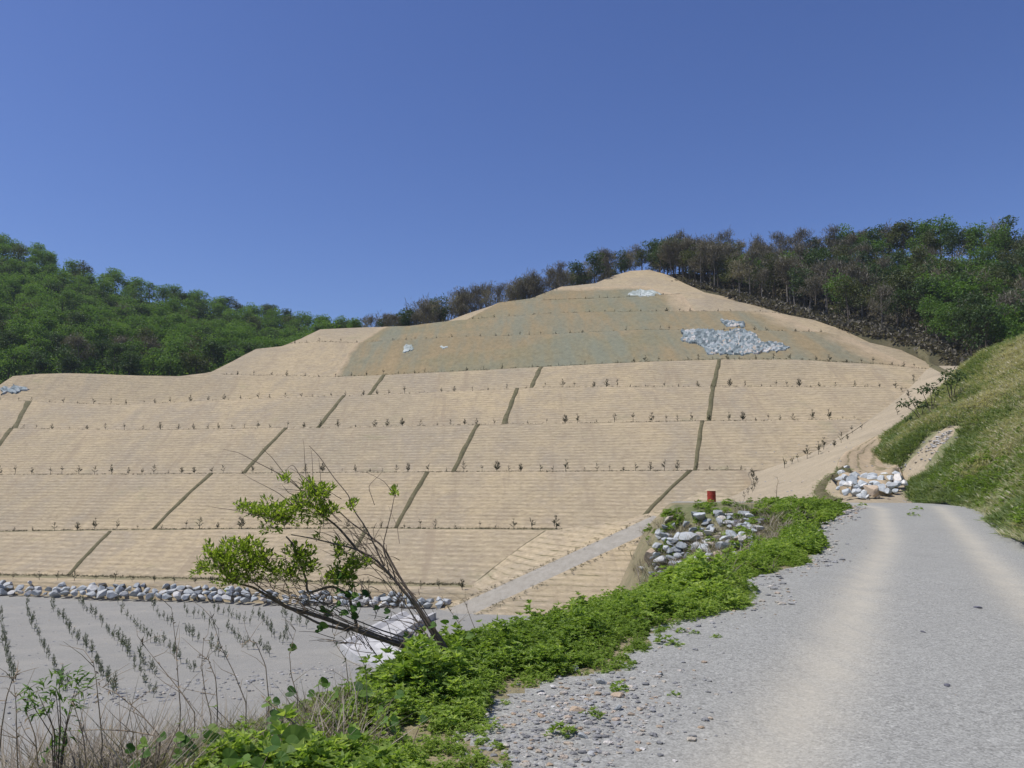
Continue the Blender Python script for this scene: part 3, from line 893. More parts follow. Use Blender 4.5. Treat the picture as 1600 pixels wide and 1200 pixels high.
# row at the foot of the slope
bot = tab([(-30, 929), (0, 930), (170, 932), (300, 937), (450, 943), (600, 948), (695, 950)])
for course in range(3):
    u = -24 + course * 5
    while u < (692 if course < 2 else 650):
        wpx = random.uniform(11, 18) if course < 2 else random.uniform(10, 15)
        u += wpx * 0.5
        v = float(bot(u)) - 4.5 - course * 7.0 + random.uniform(-1.5, 1.5)
        D = 72.6 + course * 0.55
        p = PD(u, v, D)
        if course == 2 and random.random() < 0.3:
            u += wpx * 0.5; continue
        rock(p, wpx * 0.5 * p[1] / FPX * 1.12, "grey angular boulder in the low stone row between the gravel field and the straw slope", "boulders in the stone row at the foot of the slope")
        u += wpx * 0.46

# heap beside the track
heap = [(1045, 812, 15), (1049, 823, 12), (1094, 808, 24), (1102, 819, 10), (1043, 837, 11), (1060, 837, 17), (1077, 839, 21), (1028, 853, 20), (1043, 857, 15),
        (1068, 856, 12), (1035, 876, 22), (1052, 893, 13), (1062, 888, 13), (1078, 891, 22), (1090, 875, 19), (1100, 858, 17), (1104, 891, 15),
        (1130, 855, 24), (1142, 835, 24), (1126, 817, 15), (1118, 841, 13), (1148, 869, 15), (1165, 821, 16), (1175, 831, 18), (1185, 826, 14),
        (1163, 842, 15), (1135, 886, 13), (1110, 846, 13), (1085, 857, 13), (1040, 906, 11), (1003, 888, 11), (1020, 896, 11), (1120, 801, 15), (1072, 818, 14),
        (1060, 868, 14), (1075, 870, 13), (1050, 850, 12), (1090, 840, 14), (1105, 832, 14), (1155, 852, 14), (1120, 885, 12), (1030, 838, 9), (1068, 904, 12), (1090, 905, 12)]
HPOLY = [(1004, 892), (1022, 850), (1038, 818), (1085, 799), (1150, 800), (1196, 806), (1200, 836), (1160, 866), (1120, 892), (1085, 912), (1020, 908)]
_k = 0
while _k < 84:
    uu_, vv_ = RNG.uniform(1000, 1200), RNG.uniform(796, 914)
    if inside(np.array([uu_]), np.array([vv_]), HPOLY)[0]:
        heap.append((uu_, vv_, RNG.uniform(9, 17))); _k += 1
for u, v, s in heap:
    h, n = hit(u, v + s * 0.25)
    if h is None: continue
    sz_ = s * 0.56 * h[1] / FPX * 1.2
    rock(Vector(h) + Vector((-.1, -.5, .45)) * sz_, sz_, "weathered grey boulder in the overgrown stone heap left of the track", "boulders in the heap beside the track", random.choice(PALEROCKS[:4] + ROCKS))
for u, v, s, mesh, lab in ((1016, 871, 21, TANROCKS[0], "tan rounded boulder at the left end of the overgrown stone heap"),
                           (1123, 871, 19, TANROCKS[1], "pinkish boulder low in the overgrown stone heap"),
                           (1190, 812, 13, DARKROCKS[0], "near black stone at the right end of the overgrown stone heap"),
                           (1150, 819, 18, DARKROCKS[1], "dark grey boulder high in the overgrown stone heap")):
    h, n = hit(u, v + 4)
    if h is not None:
        sz_ = s * 0.58 * h[1] / FPX * 1.2
        rock(Vector(h) + Vector((-.1, -.5, .4)) * sz_, sz_, lab, None, mesh, 1.2 if u == 1016 else 0.8)

# stone wall at the nose of the bank
wall = [(1322, 769, 14), (1336, 769, 14), (1349, 768, 13), (1379, 764, 20), (1392, 759, 20), (1403, 749, 23), (1372, 777, 9), (1357, 775, 9),
        (1318, 756, 13), (1331, 752, 26), (1346, 756, 18), (1376, 749, 20), (1390, 746, 18), (1412, 755, 13),
        (1312, 748, 11), (1316, 739, 15), (1323, 732, 13), (1326, 716, 14), (1320, 724, 11), (1337, 743, 15), (1351, 745, 15), (1363, 746, 15), (1345, 708, 7), (1357, 702, 6), (1384, 741, 13), (1398, 741, 13), (1310, 762, 9), (1366, 757, 16)]
WPOLY = [(1306, 742), (1316, 714), (1328, 706), (1334, 722), (1338, 738), (1362, 742), (1400, 740), (1416, 748), (1404, 766), (1385, 776), (1330, 778), (1312, 768)]
_k = 0
while _k < 28:
    uu_, vv_ = RNG.uniform(1304, 1418), RNG.uniform(704, 780)
    if inside(np.array([uu_]), np.array([vv_]), WPOLY)[0]:
        wall.append((uu_, vv_, RNG.uniform(9, 16))); _k += 1
for u, v, s in wall:
    Yb = np.interp(v, [700, 716, 735, 752, 770, 778], [70, 61, 53.5, 49.5, 47.6, 47.0]) + (0.6 if u > 1395 else 0)
    rock(P(u, v, Yb), s * 0.56 * Yb / FPX * 1.12, "pale grey boulder in the curved stone wall at the end of the track", "boulders in the curved stone wall", random.choice(PALEROCKS), 0.85)
rock(P(1361, 765, 47.3), 0.56, "large cream coloured boulder in the middle of the curved stone wall", None, TANROCKS[2], 1.0)

# ================================================================== PLANT BUILDERS
def tube_arrays(pts, radii, sides=6):
    pts = np.array(pts, float); n = len(pts)
    d = np.gradient(pts, axis=0); d /= np.linalg.norm(d, axis=1)[:, None] + 1e-9
    ref = np.array([0.31, 0.17, 0.93])
    a = np.cross(d, ref); a /= np.linalg.norm(a, axis=1)[:, None] + 1e-9
    b = np.cross(d, a)
    th = np.linspace(0, 2 * np.pi, sides, endpoint=False)
    ring = np.cos(th)[None, :, None] * a[:, None] + np.sin(th)[None, :, None] * b[:, None]
    V = pts[:, None] + ring * np.asarray(radii)[:, None, None]
    i = np.arange(n * sides).reshape(n, sides)
    F = np.stack([i[:-1], np.roll(i, -1, 1)[:-1], np.roll(i, -1, 1)[1:], i[1:]], -1).reshape(-1, 4)
    return V.reshape(-1, 3), F
class Bag:
    def __init__(s): s.V, s.F, s.T, s.n = [], [], [], 0
    def put(s, V, F, t=0.5):
        s.V.append(V); s.F.append(np.asarray(F) + s.n)
        s.T.append(np.full(len(V), t) if np.isscalar(t) else np.asarray(t)); s.n += len(V)
    def tube(s, pts, radii, sides=5, t=0.5):
        V, F = tube_arrays(pts, radii, sides); s.put(V, F, t)
    def mesh(s, name, mats, smooth=False):
        return make_mesh(name, np.concatenate(s.V), np.concatenate(s.F), mats, None, smooth, tint=np.concatenate(s.T))
    def arrays(s): return np.concatenate(s.V), np.concatenate(s.F), np.concatenate(s.T)

def leaves(pos, dirs, length, width, rng, fold=0.25, droop=0.2, tint=None):
    """pointed leaves folded along the midrib: 6 vertices, two quads each"""
    pos = np.asarray(pos, float); n = len(pos)
    d = np.asarray(dirs, float); d = d / (np.linalg.norm(d, axis=1)[:, None] + 1e-9)
    up = rng.normal(0, 0.35, (n, 3)) + np.array([0, 0, 1.0])
    s = np.cross(d, up); s /= np.linalg.norm(s, axis=1)[:, None] + 1e-9
    nrm = np.cross(s, d)
    L = (np.asarray(length) * rng.uniform(0.7, 1.25, n))[:, None]; W = (np.asarray(width) * rng.uniform(0.75, 1.2, n))[:, None]
    tip = pos + d * L - nrm * L * droop
    m1, m2 = pos + d * L * 0.42, pos + d * L * 0.45 - nrm * 0
    l = m1 + s * W * 0.5 + nrm * W * fold; r = m1 - s * W * 0.5 + nrm * W * fold
    V = np.stack([pos, l, tip, r], 1)
    F = np.arange(n * 4).reshape(n, 4)
    F = np.stack([F[:, 0], F[:, 1], F[:, 2], F[:, 3]], 1)
    t = rng.random(n) if tint is None else tint
    return V.reshape(-1, 3), F, np.repeat(t, 4)

def weed_proto(seed, h=0.4, nros=40, per=6, lf=0.05, lw=0.024, wide=0.62):
    """low bushy weed: rosettes of pointed leaves spread through an uneven dome"""
    r = np.random.default_rng(seed); b = Bag()
    lob = r.uniform(0, 6.28, 3)
    for k in range(nros):
        a = r.uniform(0, 6.28); f = r.uniform(0.02, 1) ** 0.5
        hl = h * (0.7 + 0.3 * math.cos(a - lob[0]) * f)
        R_ = h * wide * (0.8 + 0.3 * math.sin(2 * a + lob[1]))
        top = hl * math.sqrt(max(0.02, 1 - f ** 2 * 0.95))
        c = np.array([math.cos(a) * R_ * f, math.sin(a) * R_ * f, top * r.uniform(0.35, 1.08)])
        ax = np.array([math.cos(a) * f * .9, math.sin(a) * f * .9, 1.0 - .45 * f])
        m = per
        an = r.uniform(0, 6.28) + np.arange(m) * 6.28 / m
        dirs = np.stack([np.cos(an), np.sin(an), np.full(m, .15)], 1) + ax * .75 + r.normal(0, .22, (m, 3))
        V, F, t = leaves(np.repeat(c[None], m, 0), dirs, lf * r.uniform(.75, 1.25), lw * r.uniform(.8, 1.2), r)
        b.put(V, F, np.clip(t * .5 + r.uniform(0, .5), 0, 1))
    return b.arrays()
def stamp(protos, places, rng):
    """places: (x, y, z, scale, tint shift); every plant turned and tilted, joined in one sheet"""
    Vs, Fs, Ts, n = [], [], [], 0
    for x, y, z, sc, ts in places:
        V, F, T = protos[rng.integers(len(protos))]
        a = rng.uniform(0, 6.28); ca, sa = math.cos(a), math.sin(a)
        W = V * sc * np.array([1, 1, rng.uniform(0.8, 1.2)])
        W = np.stack([W[:, 0] * ca - W[:, 1] * sa + W[:, 2] * rng.normal(0, .12), W[:, 0] * sa + W[:, 1] * ca + W[:, 2] * rng.normal(0, .12), W[:, 2]], 1)
        Vs.append(W + np.array([x, y, z])); Fs.append(F + n); n += len(V)
        Ts.append(np.clip(T + ts, 0, 1))
    return np.concatenate(Vs), np.concatenate(Fs), np.concatenate(Ts)

# ================================================================== ROADSIDE WEEDS
WP = [weed_proto(s, 0.3, 56, 6, .042, .018) for s in range(5)] + [weed_proto(s, 0.32, 44, 5, .046, .028) for s in (7, 8)]
WPF = [weed_proto(s + 20, 0.36, 36, 5, 0.085, 0.045) for s in range(5)]
WPS = [weed_proto(s + 40, 0.09, 26, 5, 0.035, 0.015, 1.2) for s in range(4)]
def gz(x, y): return float(road_z(np.array([x]), np.array([y]))[0][0])
pl = []
near, far = [], []
for _ in range(3600):
    y = 3.0 + 17.6 * RNG.random() ** 1.5
    c, bd = float(CREST(y)) - (0.9 if y < 9 else 0.45), float(BORDER(y)) - 0.12
    x = RNG.uniform(c, bd)
    if fbm(np.array([[x * 0.9, y * 0.9, 3.0]]), 3)[0] < -0.38: continue
    if 5.2 < y < 7.0 and x > -0.2 and RNG.random() < 0.7: continue
    edge = min(1, (bd - x) / 0.7)
    cl = 0.85 + 0.5 * fbm(np.array([[x * 0.7, y * 0.7, 8.0]]), 2)[0]
    sc = (0.3 + 0.7 * edge) * cl * RNG.uniform(0.7, 1.15) * np.interp(y, [2.5, 4, 6, 12, 16, 20], [.6, .78, 1.1, 1.1, .95, .8])
    sc *= 0.7 + 1.1 * max(0, fbm(np.array([[x * 1.4, y * 1.4, 21.0]]), 2)[0] + .25)
    near.append((x, y, gz(x, y) - 0.02, max(0.25, sc), 0.35 * fbm(np.array([[x * 0.6, y * 0.6, 1.0]]), 3)[0]))
for _ in range(420):
    y = RNG.uniform(2, 22); x = float(CREST(y)) - RNG.uniform(1.0, 4.5)
    near.append((x, y, gz(x, y) - .05, RNG.uniform(.7, 1.2), RNG.uniform(-.2, .3)))
for _ in range(1500):
    y = RNG.uniform(19, 47)
    c, bd = float(CREST(y)) - 0.3, float(BORDER(y)) - 0.1
    x = RNG.uniform(c, bd)
    # leave the heap's stone face open
    if y > 20.2 and x / y < 0.345 - 0.0035 * (y - 20) and y < 28: continue
    if y >= 28 and x / y < 0.31: continue
    hh_, _n = drop(x, y, 30)
    far.append((x, y, (hh_[2] if hh_ is not None else gz(x, y)) - 0.03, RNG.uniform(0.6, 1.25), -0.1 + 0.4 * fbm(np.array([[x * 0.4, y * 0.4, 1.0]]), 3)[0]))
V1, F1, T1 = stamp(WP, near, RNG)
V2, F2, T2 = stamp(WPF, far, RNG)
weeds = add("roadside_weeds", make_mesh("roadside_weeds", np.concatenate([V1, V2]), np.concatenate([F1, F2 + len(V1)]), M['weed'], None, False, tint=np.concatenate([T1, T2])))
tag(weeds, "dense bright green leafy weeds along the left edge of the track", "weeds", None, "stuff")

# tufts standing out on the gravel: things of their own
WPM = []
for s, (V, F, T) in enumerate(WPS):
    WPM.append(make_mesh("weed_tuft", V, F, M['weed'], None, False, tint=T))
def tuft(u, v, sc, label):
    h, n = hit(u, v)
    o = add("weed_tuft", random.choice(WPM), None, (h[0], h[1], h[2] - 0.01), (0, 0, random.uniform(0, 6)), sc)
    tag(o, label, "weed")
tuft(1046, 1006, 1.2, "small dark green weed apart from the hedge, beside the gravel left of the track")
tuft(1062, 988, 0.7, "low green tuft spreading on the gravel in front of the weeds")
tuft(1083, 990, 0.6, "low green tuft on gravel, second of the little line by the weeds")
tuft(1119, 996, 0.6, "rightmost little green tuft of the line on the gravel")
tuft(1060, 1010, 0.5, "tiny green sprout on gravel below the little line of tufts")
tuft(1051, 1086, 0.5, "lone tiny weed on the bare gravel near the bottom of the photo")
tuft(968, 1078, 1.0, "weed growing among the rubble right of the tan stones")
tuft(925, 1118, 0.8, "yellowish weed in the middle of the rubble patch")
tuft(880, 1150, 1.0, "weed at the lower end of the rubble patch")
tuft(1432, 797, 2.2, "flat weed between the wheel ruts near the crest")
tuft(1428, 806, 2.0, "weed between the wheel ruts, the nearer of the two")
tuft(1345, 791, 2.4, "grass tuft at the left road edge near the crest")

# ================================================================== BANK GRASS
def tuft_proto(seed, nb=16, h=0.45, wd=0.05):
    r = np.random.default_rng(seed)
    a = r.uniform(0, 6.28, nb)
    pos = np.stack([np.cos(a), np.sin(a), np.zeros(nb)], 1) * r.uniform(0, .16, nb)[:, None]
    dirs = np.stack([np.cos(a) * 0.6, np.sin(a) * 0.6, np.full(nb, 1.0)], 1) + r.normal(0, .25, (nb, 3))
    return leaves(pos, dirs, h, wd, r, 0.1, 0.35)
TP = [tuft_proto(s, 14, 0.22, 0.036) for s in range(8)]
bv = BG.reshape(-1, 3)
gp, dp = [], []
nb0, nb1 = BG.shape[:2]
for _ in range(42000):
    i, j = RNG.uniform(0, nb0 - 1.01), RNG.uniform(0, (nb1 - 1.01) * 0.8)
    a, b = int(i), int(j); fi, fj = i - a, j - b
    p = (BG[a, b] * (1 - fi) * (1 - fj) + BG[a + 1, b] * fi * (1 - fj) + BG[a, b + 1] * (1 - fi) * fj + BG[a + 1, b + 1] * fi * fj)
    if p[1] < 17 or p[1] > 84: continue
    d = p - np.array([0, 0, EYE])
    if d[0] / d[1] > 0.72: continue
    u_, v_ = 800 + FPX * d[0] / (d[1] * math.cos(PITCH) + d[2] * math.sin(PITCH)), vof(p)
    # bare sandy gully between the two lobes
    if inside(np.array([u_]), np.array([v_]), [(1385, 780), (1405, 735), (1420, 712), (1452, 676), (1504, 660), (1496, 690), (1468, 722), (1430, 752), (1416, 764)])[0] and p[1] > 46: continue
    dry = fbm(np.array([p * 0.22]), 3)[0] + 0.25 * (v_ < 640) - 0.1
    sc = RNG.uniform(0.7, 1.35) * (0.8 + p[1] / 70)
    gp.append((p[0], p[1], p[2] - 0.05, sc, np.clip(dry * 1.4, -0.5, 0.7) - 0.02))
for _ in range(7000):
    x = RNG.uniform(3, 24); y = RNG.uniform(-2, 24)
    if x < FOOT(y) + .1 or (x / max(y, .1) < .72 and y > 17): continue
    h, n = drop(x, y)
    if h is not None: gp.append((x, y, h[2] - .03, RNG.uniform(.7, 1.4), RNG.uniform(-.4, .4)))
V, F, T = stamp(TP, gp, RNG)
o = add("bank_grass", make_mesh("bank_grass", V, F, M['grass'], None, False, tint=T))
tag(o, "rough green and straw coloured grass covering the right bank", "grass", None, "stuff")
# leafy weeds low on the bank
lw = []
for _ in range(1000):
    y = RNG.uniform(17, 52)
    x = float(FOOT(y)) + abs(RNG.normal(0, 2.4)) + 0.2
    h, n = drop(x, y)
    if h is None or x / y > 0.74: continue
    if fbm(np.array([[x * .3, y * .3, 5.]]), 3)[0] < 0.02: continue
    lw.append((x, y, h[2] - 0.03, RNG.uniform(0.7, 1.4), -0.3 + 0.3 * RNG.random()))
V, F, T = stamp(WPF, lw, RNG)
o = add("bank_weeds", make_mesh("bank_weeds", V, F, M['weed'], None, False, tint=T))
tag(o, "leafy green weeds at the foot of the right bank", "weeds", None, "stuff")
# dry brush over the heap and short grass on the verge
DPt = [tuft_proto(s + 60, 16, 0.4, 0.016) for s in range(5)]
dp = []
for u, v, n_, su, sv_ in ((1212, 828, 90, 26, 14), (1080, 885, 70, 36, 18), (1130, 868, 80, 30, 18), (1050, 830, 40, 26, 18), (1150, 830, 40, 26, 14), (1020, 895, 26, 14, 10), (735, 970, 26, 16, 20), (1170, 800, 20, 20, 6)):
    for _ in range(n_):
        h, n = hit(u + RNG.normal(0, su), v + RNG.normal(0, sv_))
        if h is None or h[1] > 60: continue
        dp.append((h[0], h[1], h[2] - 0.03, RNG.uniform(0.5, 1.2), RNG.uniform(-.3, .3)))
V, F, T = stamp(DPt, dp, RNG)
o = add("dry_brush", make_mesh("dry_brush", V, F, M['drygrass'], None, False, tint=T))
tag(o, "grey dry grass tangled over the stone heap", "dry grass", None, "stuff")
hg = []
for _ in range(150):
    u, v = RNG.uniform(1003, 1200), RNG.uniform(785, 900)
    if RNG.random() < (v - 785) / 115 * 0.7: continue
    h, n = hit(u, v)
    if h is None or h[1] > 50: continue
    hg.append((h[0], h[1], h[2] - 0.03, RNG.uniform(0.5, 1.1), RNG.uniform(-.3, .2)))
V, F, T = stamp(WPF, hg, RNG)
o = add("heap_weeds", make_mesh("heap_weeds", V, F, M['weed'], None, False, tint=T))
tag(o, "green weeds growing between the stones of the heap", "weeds", None, "stuff")
vg = []
for j in range(GSTRIP.shape[1]):
    for _ in range(9):
        f = RNG.random() * 0.8 + 0.1
        p = GSTRIP[0, j] * (1 - f) + GSTRIP[4, j] * f
        vg.append((p[0] + RNG.normal(0, .15), p[1] + RNG.normal(0, .25), p[2] + 0.1, RNG.uniform(0.4, 0.8), RNG.uniform(-.3, .1)))
V, F, T = stamp(TP, vg, RNG)
o = add("verge_grass", make_mesh("verge_grass", V, F, M['grass'], None, False, tint=T))
tag(o, "short grass on the curved verge of the sandy ramp", "grass", None, "stuff")

# ================================================================== SAPLINGS
def sapling_proto(seed, mat, h=1.0, nb=26, name="pine_sapling"):
    r = np.random.default_rng(seed); b = Bag()
    lean = r.normal(0, .07, 2)
    b.tube([(0, 0, -0.1), (lean[0] * .5, lean[1] * .5, h * .5), (lean[0], lean[1], h)], [.03, .02, .008], 4, 0.1)
    for k in range(nb):
        f = r.uniform(0.12, 1.0)
        c = np.array([lean[0] * f, lean[1] * f, h * f])
        a = r.uniform(0, 6.28); ln = h * (0.38 * (1.1 - f) + 0.12)
        m = 5
        d0 = np.array([math.cos(a) * .75, math.sin(a) * .75, 0.9])
        pos = c + d0[None] * np.linspace(0.1, 0.6, m)[:, None] * ln
        dirs = np.repeat(d0[None], m, 0) + r.normal(0, .5, (m, 3))
        V, F, t = leaves(pos, dirs, ln * 0.6, ln * 0.2, r)
        b.put(V, F, t)
    return b.mesh(name, mat)
SAP = [sapling_proto(s, M['sapling'], 1.0, n) for s, n in enumerate((16, 9, 20, 6, 12, 8))]
FSAP = [sapling_proto(s + 30, M['fieldsap'], 1.0, n, "field_sapling") for s, n in enumerate((18, 13, 22, 10, 16))]
ORD = ["", "lowest", "second lowest", "third", "fourth", "fifth", "sixth", "seventh", "top"]
spacing = {1: 30, 2: 24, 3: 24, 4: 24, 5: 23, 6: 20, 7: 19, 8: 17}
span = {1: (-10, 880), 2: (-10, 1165), 3: (-10, 1345), 4: (-10, 1440), 5: (345, 1462), 6: (455, 1290), 7: (730, 1222), 8: (845, 1065)}
hgt = {1: 1.15, 2: 1.1, 3: 1.05, 4: 1.05, 5: 0.95, 6: 0.85, 7: 0.85, 8: 0.8}
def sap(p, h, label, group):
    o = add("pine_sapling", random.choice(SAP), None, p, (random.uniform(-.1, .1), random.uniform(-.1, .1), random.uniform(0, 6.28)),
            (h * random.uniform(.75, 1.2), h * random.uniform(.75, 1.2), h))
    tag(o, label, "sapling", group)
for i in range(1, 9):
    u = span[i][0] + random.uniform(0, 10)
    while u < span[i][1]:
        if vof(outer(u, i)) > SKY(u) - 0.5:
            p = outer(u, i) * 0.72 + inner(u, i) * 0.28 if i > 1 else outer(u, i) * 0.3 + inner(u, i) * 0.7
            p = p.copy()
            h, n = drop(p[0], p[1], 150)
            if h is not None and abs(h[2] - p[2]) < 2: p[2] = h[2]
            sap(p, hgt[i] * random.choice((0.55, 0.8, 1.0, 1.0, 1.2, 1.35)), f"dark pine sapling in the line along the {ORD[i]} planted berm", f"saplings along the {ORD[i]} berm")
        u += spacing[i] * random.uniform(0.7, 1.3)
for poly, cnt, hh, lab in (([(1345, 672), (1318, 690), (1290, 703), (1255, 720), (1225, 730)], 11, 1.1, "sapling in the slanting line along the upper edge of the sandy ramp"),
                           ([(1172, 742), (1182, 755), (1175, 768), (1162, 780)], 8, 0.8, "sapling in the short curved line at the left edge of the sandy ramp"),
                           ([(1400, 606), (1420, 618), (1432, 630), (1405, 650)], 6, 1.0, "sapling high on the right where the sandy ramp meets the hill")):
    poly = np.array(poly, float)
    for s in np.linspace(0, len(poly) - 1, cnt):
        h, n = hit(np.interp(s, range(len(poly)), poly[:, 0]) + random.uniform(-3, 3), np.interp(s, range(len(poly)), poly[:, 1]) + random.uniform(-2, 2))
        if h is not None: sap(h, hh * random.uniform(.6, 1.25), lab, lab.replace("sapling in the", "saplings in the").replace("sapling high", "saplings high"))
# thin row on the lowest shelf, in front of the slope's foot
u = 20
while u < 730:
    p = outer(u, 0) * 0.75 + inner(u, 0) * 0.25
    h, n = drop(p[0], p[1], 50)
    sap((p[0], p[1], h[2] if h and abs(h[2] - p[2]) < 2 else p[2]), random.uniform(0.6, 1.1), "small sapling on the strip between stone row and slope", "saplings behind the stone row")
    u += random.uniform(26, 44)

# low dry grass along the outer edge of each berm
bf = []
BT = [tuft_proto(s + 200, 8, 0.3, 0.06) for s in range(4)]
for i in range(0, 9):
    for _ in range(760 if i < 5 else 560):
        u = RNG.uniform(span.get(i, (-10, 720))[0], span.get(i, (-10, 720))[1])
        if vof(outer(u, i)) < SKY(u) + 1: continue
        f_ = RNG.uniform(0.0, 0.3) if i > 1 else RNG.uniform(.75, 1.0)
        p = outer(u, i) * (1 - f_) + inner(u, i) * f_
        h, n = drop(p[0], p[1], 150)
        if h is None or abs(h[2] - p[2]) > 2: continue
        bf.append((p[0], p[1], h[2] + (-.03 if i < 5 else .1), RNG.uniform(.5, 1.1), RNG.uniform(-.45, .1)))
for row in (pg[1], pg[-2]):
    for _ in range(260):
        p = row[RNG.integers(len(row))]
        bf.append((p[0] + RNG.normal(0, .25), p[1] + RNG.normal(0, .25), p[2] - .02, RNG.uniform(.3, .8), RNG.uniform(-.3, .2)))
V, F, T = stamp(BT, bf, RNG)
o = add("berm_grass", make_mesh("berm_grass", V, F, M['drain'], None, False, tint=T))
tag(o, "sparse dark grass along the edges of the berms", "grass", None, "stuff")
# rows in the gravel field, read off the photograph
rowsF = [
    [(0, 960), (5, 990), (8, 1010), (14, 1035), (20, 1060)],
    [(38, 940), (48, 965), (58, 985), (68, 1010), (82, 1030), (92, 1052), (104, 1075)],
    [(78, 938), (90, 955), (103, 970), (112, 985), (125, 1000), (148, 1025), (155, 1045), (165, 1060), (178, 1082)],
    [(125, 935), (133, 948), (150, 962), (165, 978), (172, 985), (182, 1000), (195, 1010), (200, 1018), (212, 1040), (226, 1062), (238, 1080)],
    [(185, 938), (192, 955), (207, 967), (220, 980), (232, 998), (244, 1000), (258, 1002)],
    [(238, 940), (250, 958), (268, 970)],
    [(288, 945), (292, 957), (305, 958), (318, 958), (328, 975), (336, 975)],
    [(290, 985), (296, 990), (310, 996)],
    [(215, 1020), (225, 1036), (235, 1045), (243, 1050)],
    [(268, 1012), (275, 1025), (296, 1040), (304, 1044)],
    [(328, 1005), (335, 1015), (350, 1022)],
    [(335, 948), (348, 955), (361, 958), (375, 965), (388, 970)],
    [(353, 982), (368, 990), (378, 1000), (394, 1008), (412, 1010), (420, 1018)],
    [(395, 955), (415, 975), (428, 990), (445, 1000), (448, 985)],
    [(440, 958), (460, 968), (478, 975)],
]
for poly in rowsF:
    poly = np.array(poly, float)
    n_ = int(sum(np.hypot(*(b - a)) for a, b in zip(poly[:-1], poly[1:])) / 7.0) + 1
    for s in np.linspace(0, len(poly) - 1, n_):
        u, v = np.interp(s, range(len(poly)), poly[:, 0]) + random.uniform(-2.5, 2.5), np.interp(s, range(len(poly)), poly[:, 1]) + random.uniform(-2, 2)
        h, n = hit(u, v + 8)
        if h is None: continue
        hh = random.uniform(0.6, 1.15)
        o = add("field_sapling", random.choice(FSAP), None, (h[0], h[1], h[2]), (random.uniform(-.12, .12), random.uniform(-.12, .12), random.uniform(0, 6.28)), (hh * .6, hh * .6, hh))
        tag(o, "grey green sapling planted in a row on the flat gravel field", "sapling", "saplings in rows on the gravel field")

# ================================================================== WOODS
def crown_cloud(r, centers, rad, n, size, flat=0.8):
    c = centers[r.integers(len(centers), size=n)]
    d = r.normal(size=(n, 3)); d /= np.linalg.norm(d, axis=1)[:, None]
    rr = rad * r.uniform(0.35, 1.0, n) ** 0.6
    pos = c + d * rr[:, None] * np.array([1, 1, flat])
    dirs = d + r.normal(0, .6, (n, 3))
    V, F, t = leaves(pos, dirs, size, size * 0.75, r, 0.15, 0.2)
    clump = vnoise(pos * 0.55 + 3)
    t = np.clip(0.6 * np.repeat(clump, 4) + 0.4 * t, 0, 1)
    return V, F, t
def limbs(r, bag, h, spread, n1, n2, r0, crown_lo=0.35, wob=0.06):
    """tapered trunk with limbs; returns the limb ends"""
    ends = []
    lean = r.normal(0, wob * h, 2)
    tr = np.array([(0, 0, -0.6), (lean[0] * .3, lean[1] * .3, h * .35), (lean[0] * .6, lean[1] * .6, h * .65), (lean[0], lean[1], h * .9)])
    bag.tube(tr, [r0, r0 * .75, r0 * .45, r0 * .15], 5)
    for k in range(n1):
        f = r.uniform(crown_lo, 0.88)
        b0 = np.array([np.interp(f, [0, .39, .72, 1], tr[:, a]) for a in range(3)])
        b0[2] = f * h * 0.9
        a = r.uniform(0, 6.28); ln = spread * r.uniform(.55, 1.0) * (1.15 - 0.5 * f)
        e = b0 + np.array([math.cos(a) * ln, math.sin(a) * ln, ln * r.uniform(.5, 1.2)])
        mdl = (b0 + e) / 2 + r.normal(0, .08 * ln, 3)
        bag.tube([b0, mdl, e], [r0 * .32, r0 * .2, r0 * .06], 4)
        ends.append(e)
        for q in range(n2):
            g = b0 + (e - b0) * r.uniform(.35, .95)
            e2 = g + np.array([r.normal(0, .3), r.normal(0, .3), r.uniform(.15, .6)]) * ln
            bag.tube([g, (g + e2) / 2 + r.normal(0, .05, 3), e2], [r0 * .14, r0 * .09, r0 * .03], 3)
            ends.append(e2)
    ends.append(tr[-1])
    return np.array(ends)
def leafy(seed, h, spread, n, leafm, size, rad, lo=0.3, barkm=None):
    r = np.random.default_rng(seed); tb = Bag()
    e = limbs(r, tb, h, spread, 9, 2, h * .016, lo)
    cb = Bag(); cb.put(*crown_cloud(r, e, rad, n, size))
    return tb.mesh("trunk", barkm or M['bark']), cb.mesh("crown", leafm)
def bare(seed, h, spread, n, leafm=None):
    r = np.random.default_rng(seed); tb = Bag()
    e = limbs(r, tb, h, spread, 12, 4, h * .014, 0.3)
    cb = Bag()
    k = r.integers(len(e), size=n)
    pos = e[k] + r.normal(0, .45, (n, 3))
    V, F, t = leaves(pos, r.normal(0, .7, (n, 3)) + np.array([0, 0, .7]), 1.15, 0.13, r, 0.1, 0.05)
    cb.put(V, F, np.repeat(np.clip(vnoise(pos * .6) * .7 + .3 * r.random(n), 0, 1), 4))
    V, F, t = leaves(e[r.integers(len(e), size=n // 3)] + r.normal(0, .5, (n // 3, 3)), r.normal(0, 1, (n // 3, 3)), .34, .26, r)
    cb.put(V, F, np.clip(t * .6 + .3, 0, 1))
    return tb.mesh("trunk", M['greybark']), cb.mesh("crown", leafm or M['twigs'])
KINDS = {
    'bare': [bare(500 + s, 12, 3.2, 800) for s in range(5)],
    'pale': [bare(540 + s, 11, 3.0, 420, M['palebud']) for s in range(2)],
    'olive': [leafy(560 + s, 12, 3.0, 1100, M['olive'], 0.46, 1.35) for s in range(3)],
    'green': [leafy(580 + s, 12, 3.2, 1500, M['green'], 0.46, 1.5, .25) for s in range(4)],
    'dark': [leafy(600 + s, 12, 2.9, 1200, M['dkgreen'], 0.46, 1.3, .35) for s in range(3)],
}
